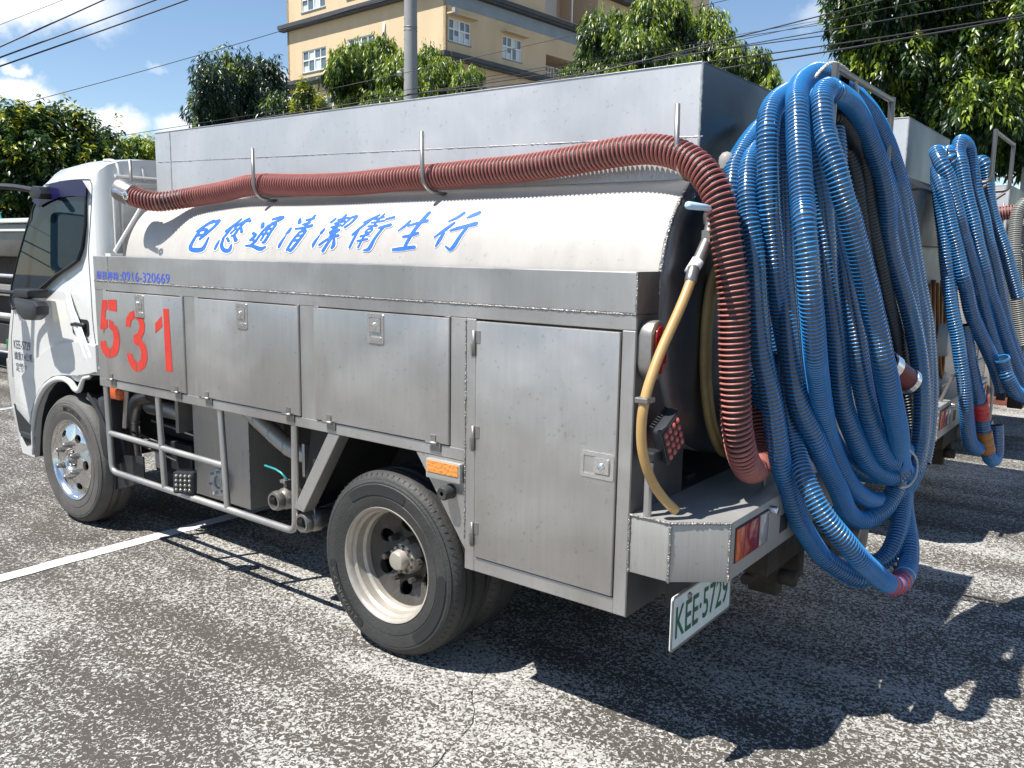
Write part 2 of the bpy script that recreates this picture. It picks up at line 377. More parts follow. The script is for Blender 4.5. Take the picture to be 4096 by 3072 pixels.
def weld_bead(bm, a, b, r=.004, n=6, wob=.35, mi=0):
    a, b = Vector(a), Vector(b); L = (b-a).length; k = max(3, int(L/.008)); pts = []
    rs = []
    for i in range(k+1):
        t_ = i/k; pts.append(a.lerp(b, t_) + Vector((random.uniform(-1, 1), random.uniform(-1, 1), random.uniform(-1, 1)))*r*.2); rs.append(r*(1+wob*random.uniform(-1, 1)))
    P = np.array([tuple(q) for q in pts]); T, U, V = frames(P); rings = []
    for i in range(len(P)):
        rs[i] *= .86+.28*(i % 2)
        rings.append([bm.verts.new(tuple(P[i]+rs[i]*(math.cos(q)*U[i]+math.sin(q)*V[i]))) for q in np.linspace(0, 2*math.pi, n, endpoint=False)])
    for i in range(len(P)-1):
        for j in range(n):
            f = bm.faces.new((rings[i][j], rings[i][(j+1) % n], rings[i+1][(j+1) % n], rings[i+1][j])); f.smooth = True; f.material_index = mi
FONTMESH = {}
def text_mesh(body, bold=0.0, res=3):
    c = bpy.data.curves.new('lettering', 'FONT'); c.body = body; c.resolution_u = res; c.offset = bold; c.align_x = 'LEFT'
    o = bpy.data.objects.new('lettering', c); COL.objects.link(o); dg = bpy.context.evaluated_depsgraph_get()
    me = bpy.data.meshes.new_from_object(o.evaluated_get(dg)); bpy.data.objects.remove(o); bpy.data.curves.remove(c)
    return me
def lettering(name, body, mapf, matn, parent, bold=0.0, x0=0, x1=1, y0=0, y1=1, shear=0, subdiv=0, jit=0):
    """text fitted into a box of a 2D frame and mapped by mapf(u, v) to the surface it is printed on"""
    me = text_mesh(body, bold); me.materials.clear()
    co = np.empty(len(me.vertices)*3); me.vertices.foreach_get('co', co); co = co.reshape(-1, 3)
    mn, mxx = co.min(0), co.max(0); u = (co[:, 0]-mn[0])/(mxx[0]-mn[0]); v = (co[:, 1]-mn[1])/(mxx[1]-mn[1])
    uu = x0+(x1-x0)*u+shear*(v-.5)*(y1-y0); vv = y0+(y1-y0)*v
    P = np.array([mapf(a, b) for a, b in zip(uu, vv)]); me.vertices.foreach_set('co', P.ravel()); me.update()
    return link_mesh(name, me, matn, parent)

def hose(root, name_wall, P, r, pitch, rib_h, wall, rib, nseg=14, rib_w=.5, turn=1):
    """spiral-ribbed hose: a plain wall tube and one continuous helical rib wound round it"""
    C, L = resample(catmull(P, 6), pitch/4)
    T, U, V = frames(C); K = len(C); s = np.arange(K)*(L/(K-1))
    def at(si):
        c = np.stack([np.interp(si, s, C[:, i]) for i in range(3)], -1); u = np.stack([np.interp(si, s, U[:, i]) for i in range(3)], -1); v = np.stack([np.interp(si, s, V[:, i]) for i in range(3)], -1)
        return c, u, v
    # wall
    kw = max(8, int(L/.02)); sw = np.linspace(0, L, kw); c, u, v = at(sw); a = np.linspace(0, 2*np.pi, nseg, endpoint=False)
    vert = (c[:, None, :]+r*(np.cos(a)[None, :, None]*u[:, None, :]+np.sin(a)[None, :, None]*v[:, None, :])).reshape(-1, 3)
    i, j = np.meshgrid(np.arange(kw-1), np.arange(nseg), indexing='ij'); q = np.stack([i*nseg+j, i*nseg+(j+1) % nseg, (i+1)*nseg+(j+1) % nseg, (i+1)*nseg+j], -1).reshape(-1, 4)
    me = bpy.data.meshes.new('wall'); me.from_pydata(vert.tolist(), [], q.tolist())
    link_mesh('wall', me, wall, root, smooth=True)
    # rib
    steps = int(L/pitch*nseg)-1; k = np.arange(steps); ang = k/nseg*2*np.pi*turn; sc = pitch*.5+k/nseg*pitch
    prof = [(-.5, -.02), (-.30, .85), (0, 1.0), (.30, .85), (.5, -.02)]; rings = []
    for ds, h in prof:
        c, u, v = at(np.clip(sc+ds*rib_w*pitch, 0, L)); rr = r+h*rib_h
        rings.append(c+rr*(np.cos(ang)[:, None]*u+np.sin(ang)[:, None]*v))
    vert = np.stack(rings, 1).reshape(-1, 3); m_ = len(prof)
    i, j = np.meshgrid(np.arange(steps-1), np.arange(m_-1), indexing='ij'); q = np.stack([i*m_+j, i*m_+j+1, (i+1)*m_+j+1, (i+1)*m_+j], -1).reshape(-1, 4)
    if turn < 0: q = q[:, ::-1]
    me = bpy.data.meshes.new('rib'); me.from_pydata(vert.tolist(), [], q.tolist())
    link_mesh('rib', me, rib, root, smooth=True)

# ------------------------------------------------------------------ data measured off the place (metres)
DIGITS = {'5':[[(-3.203,1.359),(-3.152,1.362),(-3.152,1.312),(-3.172,1.306),(-3.182,1.255),(-3.158,1.259),(-3.158,1.218),(-3.202,1.198),(-3.239,1.203)],[(-3.142,1.363),(-3.056,1.367),(-3.059,1.304),(-3.143,1.308)],[(-3.142,1.26),(-3.103,1.25),(-3.095,1.237),(-3.065,1.224),(-3.045,1.192),(-3.046,1.14),(-3.059,1.101),(-3.09,1.07),(-3.142,1.053),(-3.142,1.101),(-3.116,1.125),(-3.103,1.16),(-3.109,1.198),(-3.144,1.214)],[(-3.242,1.137),(-3.189,1.141),(-3.183,1.115),(-3.149,1.101),(-3.151,1.052),(-3.189,1.056),(-3.229,1.077),(-3.245,1.11)]], '3':[[(-2.978,1.235),(-2.965,1.277),(-2.931,1.307),(-2.889,1.32),(-2.888,1.28),(-2.918,1.266),(-2.932,1.231)],[(-2.878,1.32),(-2.84,1.312),(-2.804,1.289),(-2.79,1.251),(-2.801,1.209),(-2.835,1.177),(-2.799,1.154),(-2.781,1.119),(-2.782,1.077),(-2.81,1.033),(-2.873,1.003),(-2.872,1.053),(-2.845,1.072),(-2.837,1.11),(-2.852,1.136),(-2.907,1.153),(-2.903,1.193),(-2.863,1.205),(-2.842,1.239),(-2.852,1.27),(-2.882,1.28)],[(-2.979,1.091),(-2.93,1.095),(-2.919,1.07),(-2.883,1.052),(-2.883,1.003),(-2.924,1.011),(-2.965,1.047)]], '1':[[(-2.616,1.343),(-2.568,1.345),(-2.556,1.035),(-2.616,1.034)],[(-2.693,1.266),(-2.633,1.306),(-2.631,1.254),(-2.697,1.216)]],}
GLYPHS = [
  ((193,192,-2.5410,1.7080,0.001160,0.000000,-0.000060,-0.000680),[[(215,95,16),(180,130,20),(140,170,10)],[(185,122,14),(230,102,16),(258,100,24),(250,140,18),(215,190,18),(185,228,12)],[(165,165,13),(205,160,15),(200,200,12)],[(160,202,12),(195,197,12)],[(160,165,18),(148,210,16),(135,265,18),(138,300,22),(180,308,28),(225,300,24),(240,260,14),(245,215,6)]]),
  ((405,187,-2.3000,1.7110,0.001080,0.000000,-0.000040,-0.000660),[[(415,85,14),(390,125,16),(350,170,14)],[(385,135,12),(365,190,14),(350,225,10)],[(470,80,14),(430,115,14),(405,145,8)],[(430,112,12),(475,95,14),(490,100,14)],[(455,110,12),(435,160,14),(425,198,14),(408,205,8)],[(415,150,8),(395,185,10)],[(452,145,8),(470,178,14)],[(327,240,6),(318,275,14),(312,300,10)],[(355,225,10),(355,270,18),(380,306,22),(420,308,22),(428,270,8)],[(382,222,12),(400,242,14)],[(428,205,14),(450,235,22)]]),
  ((627,184,-2.0640,1.7120,0.001020,0.000000,-0.000020,-0.000620),[[(593,112,18),(602,137,22)],[(555,185,16),(577,200,16),(552,235,14)],[(565,232,12),(585,245,12),(568,275,14)],[(530,278,8),(580,280,18),(640,300,24),(675,285,8)],[(650,80,14),(700,65,18),(715,77,14),(680,100,14),(655,110,8)],[(640,130,12),(612,190,12),(592,250,12)],[(640,127,10),(690,117,14),(680,170,14),(660,245,16),(645,252,8)],[(628,158,9),(675,150,9)],[(618,193,9),(665,185,9)],[(658,125,9),(630,235,9)]]),
  ((872,179,-1.8220,1.7150,0.000940,0.000000,-0.000020,-0.000600),[[(845,80,14),(856,105,22)],[(812,150,14),(806,175,18),(795,190,8)],[(797,200,4),(775,265,16),(770,290,10)],[(940,55,14),(920,110,14),(905,160,14)],[(900,86,12),(945,76,14)],[(890,120,10),(930,107,12)],[(850,152,10),(900,146,12),(955,130,20)],[(890,175,10),(860,240,12),(835,310,10)],[(892,175,10),(930,167,14),(905,240,14),(865,310,18),(845,300,8)],[(880,207,8),(915,199,8)],[(870,240,8),(905,232,8)]]),
  ((1134,168,-1.5820,1.7210,0.000860,0.000000,-0.000020,-0.000580),[[(1102,80,14),(1085,102,14)],[(1057,155,12),(1045,182,18)],[(1040,200,4),(1015,262,18),(1013,285,10)],[(1165,50,12),(1125,150,14)],[(1130,86,12),(1190,71,12)],[(1120,112,12),(1180,96,12)],[(1105,141,10),(1165,126,12)],[(1200,76,12),(1250,62,16),(1235,110,12),(1205,140,14)],[(1212,82,10),(1180,132,8)],[(1150,152,14),(1110,180,14),(1150,187,12)],[(1170,162,14),(1120,213,14),(1180,202,16)],[(1140,215,14),(1118,265,16),(1098,315,18)],[(1110,228,12),(1062,270,14)],[(1160,230,12),(1167,270,22),(1160,292,14)]]),
  ((147,181,-1.3610,1.7280,0.000700,-0.000020,0.000000,-0.000480),[[(165,60,14),(120,95,22),(70,125,14)],[(110,112,16),(60,170,16),(10,235,14)],[(50,190,14),(35,260,16),(15,345,14)],[(205,50,12),(180,100,14),(165,150,12)],[(150,96,10),(215,76,12)],[(135,126,10),(235,106,12)],[(120,157,10),(190,150,14)],[(130,180,10),(165,176,10),(155,205,10),(115,210,10),(128,182,8)],[(85,245,12),(150,226,12)],[(70,286,12),(150,266,12)],[(125,210,10),(90,340,12)],[(245,92,14),(300,75,20)],[(220,167,16),(300,140,24)],[(255,160,16),(215,250,18),(185,345,26),(145,362,10)]]),
  ((494,217,-1.1270,1.7100,0.000640,0.000000,0.000000,-0.000460),[[(455,110,16),(430,150,20),(385,195,6)],[(580,42,28),(555,110,30),(520,200,26),(490,300,22),(480,350,18)],[(455,150,14),(530,127,18),(598,110,24)],[(445,245,14),(500,236,22),(558,216,22)],[(385,357,18),(450,350,28),(530,337,26),(562,335,26)]]),
  ((866,183,-0.8970,1.7250,0.000580,0.000000,0.000000,-0.000440),[[(880,42,26),(840,80,22),(785,112,10)],[(838,125,16),(780,185,26),(705,250,8)],[(780,215,16),(760,270,26),(740,327,14)],[(1010,42,30),(960,66,26),(930,82,10)],[(1025,135,34),(960,152,24),(880,175,24),(830,192,14)],[(965,160,22),(930,240,24),(900,320,30),(870,355,22),(825,328,8)]]),
]

HOSES = {
    'loop_front': [(0.279,0.8,2.263),(0.259,0.712,2.257),(0.251,0.62,2.22),(0.267,0.525,2.171),(0.3,0.431,2.107),(0.325,0.381,2.023),(0.352,0.337,1.927),(0.383,0.296,1.803),(0.402,0.266,1.75),(0.416,0.254,1.689),(0.425,0.256,1.63),(0.432,0.271,1.54),(0.434,0.308,1.447),(0.428,0.369,1.349),(0.412,0.455,1.276),(0.397,0.571,1.16),(0.385,0.729,1.003),(0.409,0.881,0.84),(0.429,1.027,0.748),(0.451,1.173,0.696),(0.474,1.289,0.68),(0.502,1.382,0.703),(0.517,1.455,0.743),(0.524,1.528,0.827),(0.522,1.576,0.949),(0.512,1.6,1.073),(0.498,1.6,1.201),(0.474,1.586,1.382),(0.443,1.567,1.508),(0.408,1.542,1.676),(0.387,1.505,1.799),(0.36,1.469,1.95),(0.333,1.415,2.066),(0.301,1.342,2.158),(0.257,1.269,2.24),(0.224,1.169,2.293),(0.222,1.046,2.299),(0.242,0.9,2.285)],
    'loop_second': [(0.362,0.62,2.167),(0.347,0.57,2.176),(0.346,0.519,2.146),(0.362,0.474,2.103),(0.382,0.445,2.031),(0.4,0.428,1.99),(0.425,0.42,1.936),(0.444,0.421,1.884),(0.459,0.435,1.824),(0.475,0.454,1.772),(0.486,0.475,1.719),(0.499,0.497,1.664),(0.511,0.525,1.6),(0.524,0.553,1.537),(0.534,0.582,1.472),(0.547,0.611,1.405),(0.562,0.639,1.321),(0.569,0.672,1.269),(0.572,0.715,1.214),(0.572,0.803,1.125),(0.567,0.922,1.025),(0.548,1.062,0.915),(0.541,1.169,0.837),(0.556,1.241,0.825),(0.564,1.289,0.898),(0.561,1.318,0.994),(0.548,1.333,1.131),(0.527,1.344,1.248),(0.499,1.349,1.354),(0.466,1.342,1.462),(0.438,1.318,1.555),(0.412,1.287,1.647),(0.394,1.251,1.75),(0.397,1.181,1.861),(0.386,1.109,1.966),(0.373,1.031,2.04),(0.361,0.923,2.115),(0.359,0.798,2.157),(0.354,0.686,2.171),(0.356,0.6,2.171)],
    'inner_left': [(0.202,0.62,2.185),(0.204,0.516,2.144),(0.213,0.436,2.096),(0.228,0.385,2.034),(0.239,0.368,1.956),(0.248,0.36,1.894),(0.257,0.36,1.809),(0.261,0.371,1.755),(0.266,0.387,1.694),(0.271,0.413,1.599),(0.273,0.458,1.501),(0.279,0.512,1.392),(0.28,0.576,1.294),(0.279,0.649,1.19),(0.29,0.731,1.064),(0.303,0.847,0.945),(0.336,0.935,0.847),(0.383,1.0,0.764)],
    'inner_left_second': [(0.179,0.8,2.156),(0.185,0.689,2.116),(0.209,0.579,2.051),(0.241,0.494,1.947),(0.257,0.472,1.855),(0.27,0.463,1.758),(0.281,0.46,1.628),(0.293,0.463,1.53),(0.308,0.478,1.397),(0.319,0.493,1.288),(0.332,0.518,1.185),(0.35,0.557,1.105),(0.375,0.609,1.021),(0.386,0.695,0.93),(0.402,0.813,0.817),(0.409,0.958,0.69),(0.442,1.068,0.641),(0.48,1.179,0.667),(0.498,1.263,0.729),(0.501,1.3,0.825)],
    'outer_left': [(0.074,0.75,2.106),(0.096,0.614,2.055),(0.108,0.489,1.985),(0.11,0.424,1.928),(0.124,0.376,1.853),(0.134,0.365,1.78),(0.143,0.371,1.701),(0.149,0.393,1.62),(0.151,0.436,1.497),(0.159,0.491,1.368),(0.181,0.545,1.235),(0.194,0.6,1.124)],
    'lower_outer': [(0.13,0.65,2.04),(0.136,0.524,1.987),(0.156,0.427,1.928),(0.179,0.37,1.843),(0.195,0.35,1.778),(0.205,0.34,1.739),(0.217,0.34,1.69),(0.229,0.34,1.627),(0.24,0.34,1.531),(0.25,0.347,1.434),(0.261,0.359,1.336),(0.273,0.378,1.262),(0.289,0.402,1.169),(0.299,0.435,1.065),(0.303,0.485,0.954),(0.311,0.553,0.862),(0.323,0.633,0.738),(0.336,0.747,0.627),(0.358,0.85,0.535),(0.418,0.944,0.459),(0.465,1.009,0.429),(0.492,1.072,0.467),(0.525,1.135,0.506),(0.532,1.222,0.578),(0.515,1.322,0.646),(0.493,1.448,0.753),(0.478,1.544,0.895),(0.454,1.62,1.043)],
    'lower_inner': [(0.198,0.66,1.404),(0.232,0.628,1.276),(0.265,0.596,1.151),(0.305,0.568,1.028),(0.342,0.54,0.969),(0.382,0.5,0.913),(0.427,0.484,0.846),(0.468,0.492,0.786),(0.511,0.524,0.725),(0.548,0.584,0.654),(0.567,0.68,0.589),(0.588,0.792,0.517),(0.598,0.916,0.464),(0.603,1.036,0.45),(0.595,1.14,0.473),(0.578,1.22,0.526),(0.538,1.324,0.585),(0.49,1.47,0.651),(0.477,1.594,0.776),(0.473,1.668,0.929),(0.457,1.7,1.078)],
    'middle_shade': [(0.234,0.9,2.174),(0.249,0.762,2.12),(0.282,0.667,2.032),(0.311,0.614,1.96),(0.33,0.6,1.894),(0.346,0.6,1.821),(0.353,0.6,1.764),(0.362,0.607,1.696),(0.37,0.625,1.596),(0.387,0.655,1.461),(0.398,0.686,1.355),(0.402,0.721,1.257),(0.41,0.768,1.136),(0.433,0.844,1.019),(0.457,0.942,0.91),(0.485,1.036,0.848),(0.517,1.112,0.819),(0.552,1.15,0.852)],
    'middle_lit': [(0.3,0.74,2.072),(0.307,0.724,1.987),(0.325,0.709,1.902),(0.344,0.693,1.834),(0.366,0.68,1.75),(0.389,0.68,1.665),(0.414,0.68,1.585),(0.431,0.69,1.495),(0.449,0.711,1.392),(0.461,0.744,1.286),(0.469,0.791,1.194),(0.484,0.851,1.08),(0.498,0.923,0.988),(0.512,0.995,0.913),(0.536,1.05,0.888)],
    'back_shade': [(0.277,0.8,2.131),(0.306,0.846,2.127),(0.319,0.961,2.075),(0.323,1.059,2.031),(0.334,1.109,1.95),(0.338,1.146,1.861),(0.35,1.183,1.748),(0.372,1.225,1.632),(0.393,1.271,1.514),(0.415,1.318,1.401),(0.44,1.364,1.279),(0.465,1.404,1.144),(0.496,1.417,1.022),(0.519,1.396,0.914),(0.527,1.35,0.83)],
    'back_shade_second': [(0.273,1.0,2.069),(0.298,1.025,1.999),(0.316,1.05,1.91),(0.323,1.1,1.803),(0.332,1.15,1.692),(0.345,1.2,1.578),(0.37,1.25,1.451),(0.396,1.3,1.31),(0.414,1.35,1.176)],
    'back_outer': [(0.281,0.9,2.255),(0.295,1.038,2.228),(0.314,1.177,2.188),(0.331,1.312,2.119),(0.349,1.415,2.033),(0.373,1.496,1.92),(0.399,1.558,1.782),(0.423,1.592,1.638),(0.451,1.627,1.493),(0.481,1.652,1.345),(0.503,1.659,1.196),(0.523,1.635,1.05),(0.532,1.598,0.904),(0.532,1.55,0.794)],
    'far_a': [(0.196,3.1,2.199),(0.186,3.066,2.128),(0.206,3.031,2.029),(0.236,3.014,1.89),(0.264,3.006,1.76),(0.278,3.007,1.66),(0.298,3.029,1.527),(0.327,3.05,1.356),(0.36,3.071,1.221),(0.386,3.093,1.083),(0.411,3.129,0.943),(0.425,3.171,0.799),(0.432,3.229,0.684),(0.446,3.314,0.571),(0.48,3.4,0.516)],
    'far_b': [(0.192,3.1,2.179),(0.187,3.05,2.14),(0.229,3.0,2.039),(0.263,3.0,1.924),(0.299,3.0,1.793),(0.327,3.025,1.694),(0.362,3.05,1.561),(0.38,3.1,1.477),(0.405,3.15,1.356),(0.439,3.225,1.251),(0.481,3.3,1.145),(0.527,3.375,1.023),(0.566,3.45,0.885)],
    'far_c': [(0.2,3.1,2.229),(0.172,3.064,2.241),(0.186,3.029,2.213),(0.221,3.004,2.155),(0.251,3.021,2.09),(0.28,3.039,1.992),(0.309,3.064,1.894),(0.328,3.1,1.809),(0.35,3.136,1.729),(0.372,3.182,1.643),(0.395,3.236,1.561),(0.42,3.289,1.458),(0.443,3.357,1.349),(0.478,3.429,1.206),(0.516,3.5,1.071)],
    'far_d': [(0.243,3.6,2.288),(0.241,3.462,2.324),(0.239,3.323,2.319),(0.242,3.262,2.254),(0.274,3.215,2.171),(0.319,3.2,2.001),(0.362,3.2,1.866),(0.394,3.223,1.731),(0.43,3.269,1.596),(0.458,3.331,1.474),(0.495,3.423,1.349),(0.533,3.515,1.204),(0.582,3.608,1.055),(0.638,3.7,0.895)],
    'far_e': [(0.211,3.4,2.226),(0.193,3.3,2.263),(0.21,3.2,2.229),(0.231,3.225,2.174),(0.26,3.25,2.091),(0.282,3.3,1.988),(0.312,3.35,1.875)],
    'far_f': [(0.248,3.5,2.292),(0.276,3.46,2.229),(0.304,3.42,2.138),(0.331,3.41,2.036),(0.371,3.43,1.91),(0.405,3.45,1.771),(0.441,3.51,1.631),(0.471,3.57,1.489),(0.507,3.64,1.318),(0.552,3.72,1.148),(0.604,3.8,0.99)],
    'far_g': [(0.254,3.9,2.148),(0.256,3.82,2.203),(0.283,3.74,2.243),(0.315,3.71,2.221),(0.334,3.73,2.132),(0.347,3.75,2.028),(0.374,3.77,1.922),(0.419,3.79,1.801),(0.457,3.82,1.695),(0.497,3.86,1.558),(0.539,3.9,1.417)],
    'far_low': [(0.374,3.2,1.273),(0.394,3.225,1.144),(0.426,3.25,1.002),(0.456,3.325,0.855),(0.471,3.4,0.752),(0.489,3.45,0.621),(0.51,3.5,0.504),(0.523,3.6,0.427),(0.535,3.7,0.424),(0.535,3.7,0.512),(0.521,3.7,0.629)],
    'far_open': [(0.562,3.3,1.087),(0.575,3.32,1.04),(0.598,3.34,0.975),(0.634,3.4,0.894),(0.673,3.5,0.853),(0.707,3.6,0.837)],
    'far_grey': [(0.335,5.6,2.121),(0.283,5.567,2.023),(0.281,5.533,1.867),(0.302,5.5,1.653),(0.324,5.533,1.437),(0.363,5.567,1.22),(0.415,5.6,0.981)],
    'red_hose': [(-3.057,0.085,1.915),(-2.97,0.1,1.885),(-2.869,0.15,1.871),(-2.74,0.24,1.894),(-2.489,0.275,1.92),(-2.255,0.282,1.945),(-1.921,0.282,1.931),(-1.587,0.283,1.925),(-1.285,0.283,1.935),(-1.076,0.283,1.937),(-0.882,0.283,1.943),(-0.643,0.282,1.949),(-0.423,0.28,1.966),(-0.22,0.275,1.984),(-0.102,0.265,1.982),(-0.004,0.25,1.957),(0.075,0.235,1.91),(0.129,0.225,1.85),(0.159,0.22,1.788),(0.181,0.22,1.697),(0.2,0.225,1.598),(0.212,0.23,1.506),(0.219,0.24,1.35),(0.224,0.25,1.23),(0.226,0.27,1.123),(0.228,0.32,1.016),(0.218,0.42,0.935),(0.203,0.54,0.92),(0.17,0.64,0.969),(0.114,0.72,1.061),(0.063,0.76,1.145)],
    'yellow_hose': [(0.101,0.17,1.604),(0.105,0.14,1.558),(0.102,0.1,1.498),(0.092,0.06,1.43),(0.082,0.02,1.364),(0.077,-0.02,1.298),(0.074,-0.05,1.241),(0.073,-0.07,1.183),(0.07,-0.07,1.121),(0.071,-0.06,1.058),(0.08,-0.04,0.994),(0.092,-0.01,0.939),(0.113,0.02,0.893),(0.138,0.05,0.856)],
    'filler_left': [(0.146,0.85,2.131),(0.167,0.767,2.05),(0.192,0.704,1.941),(0.221,0.665,1.819),(0.238,0.671,1.683),(0.254,0.691,1.537),(0.27,0.729,1.378),(0.287,0.79,1.221),(0.315,0.864,1.057),(0.351,0.959,0.923),(0.399,1.073,0.831),(0.443,1.2,0.794)],
    'filler_middle': [(0.28,0.85,2.121),(0.31,0.818,2.013),(0.33,0.8,1.892),(0.356,0.8,1.772),(0.378,0.822,1.652),(0.404,0.851,1.521),(0.427,0.889,1.396),(0.45,0.945,1.267),(0.469,1.009,1.141),(0.489,1.073,1.021),(0.509,1.155,0.923),(0.525,1.25,0.899)],
    'filler_right': [(0.278,1.05,2.182),(0.313,1.17,2.104),(0.339,1.28,2.002),(0.363,1.37,1.883),(0.385,1.44,1.748),(0.411,1.5,1.607),(0.442,1.536,1.453),(0.471,1.568,1.297),(0.489,1.592,1.137),(0.498,1.6,0.986),(0.491,1.6,0.832)],
}

# ================================================================== THE GROUND
bm = B()
vs = [bm.verts.new(p) for p in ((-400, -300, 0), (400, -300, 0), (400, 500, 0), (-400, 500, 0))]; bm.faces.new(vs)
g = obj('ground', bm, 'asphalt'); tag(g, 'speckled worn asphalt of the lorry yard', kind='structure')
def sheet(name, x0, x1, y0, y1, z=.004, n=1, jitter=0):
    bm = B(); L, Rr = [], []
    for i in range(n+1):
        y = y0+(y1-y0)*i/n; L.append(bm.verts.new((x0+random.uniform(-1, 1)*jitter, y, z))); Rr.append(bm.verts.new((x1+random.uniform(-1, 1)*jitter, y, z)))
    for i in range(n): bm.faces.new((L[i], Rr[i], Rr[i+1], L[i+1]))
    return obj(name, bm, 'road_paint')
for x, lab in ((-3.225, 'a'), (-7.98, 'b')):
    o = sheet('parking_line', x, x+.102, -7, 4.2, n=160, jitter=.004); tag(o, kind='structure')
# cracks in the asphalt
def crack(pts, w):
    bm = B(); P, _ = resample(catmull(pts, 5), .03); n = len(P); pr = None
    off = np.cumsum(RNG.normal(0, .004, n)); off -= np.linspace(0, off[-1], n)
    for i in range(n):
        t_ = P[min(i+1, n-1)]-P[max(i-1, 0)]; t_ /= np.linalg.norm(t_); nn = np.array([-t_[1], t_[0], 0]); c = P[i]+nn*off[i]; ww = w*(.35+RNG.random()*.9)
        cur = (bm.verts.new((c[0]-nn[0]*ww, c[1]-nn[1]*ww, .003)), bm.verts.new((c[0]+nn[0]*ww, c[1]+nn[1]*ww, .003)))
        if pr: bm.faces.new((pr[0], cur[0], cur[1], pr[1]))
        pr = cur
    o = obj('ground_crack', bm, 'rubber_black'); tag(o, kind='structure')
crack([(-.80, .42, 0), (-.72, .22, 0), (-.66, .0, 0), (-.52, -.16, 0), (-.44, -.4, 0), (-.40, -.62, 0), (-.30, -.8, 0)], .0018)
crack([(-4.4, .0, 0), (-4.1, .1, 0), (-3.9, .3, 0)], .002)

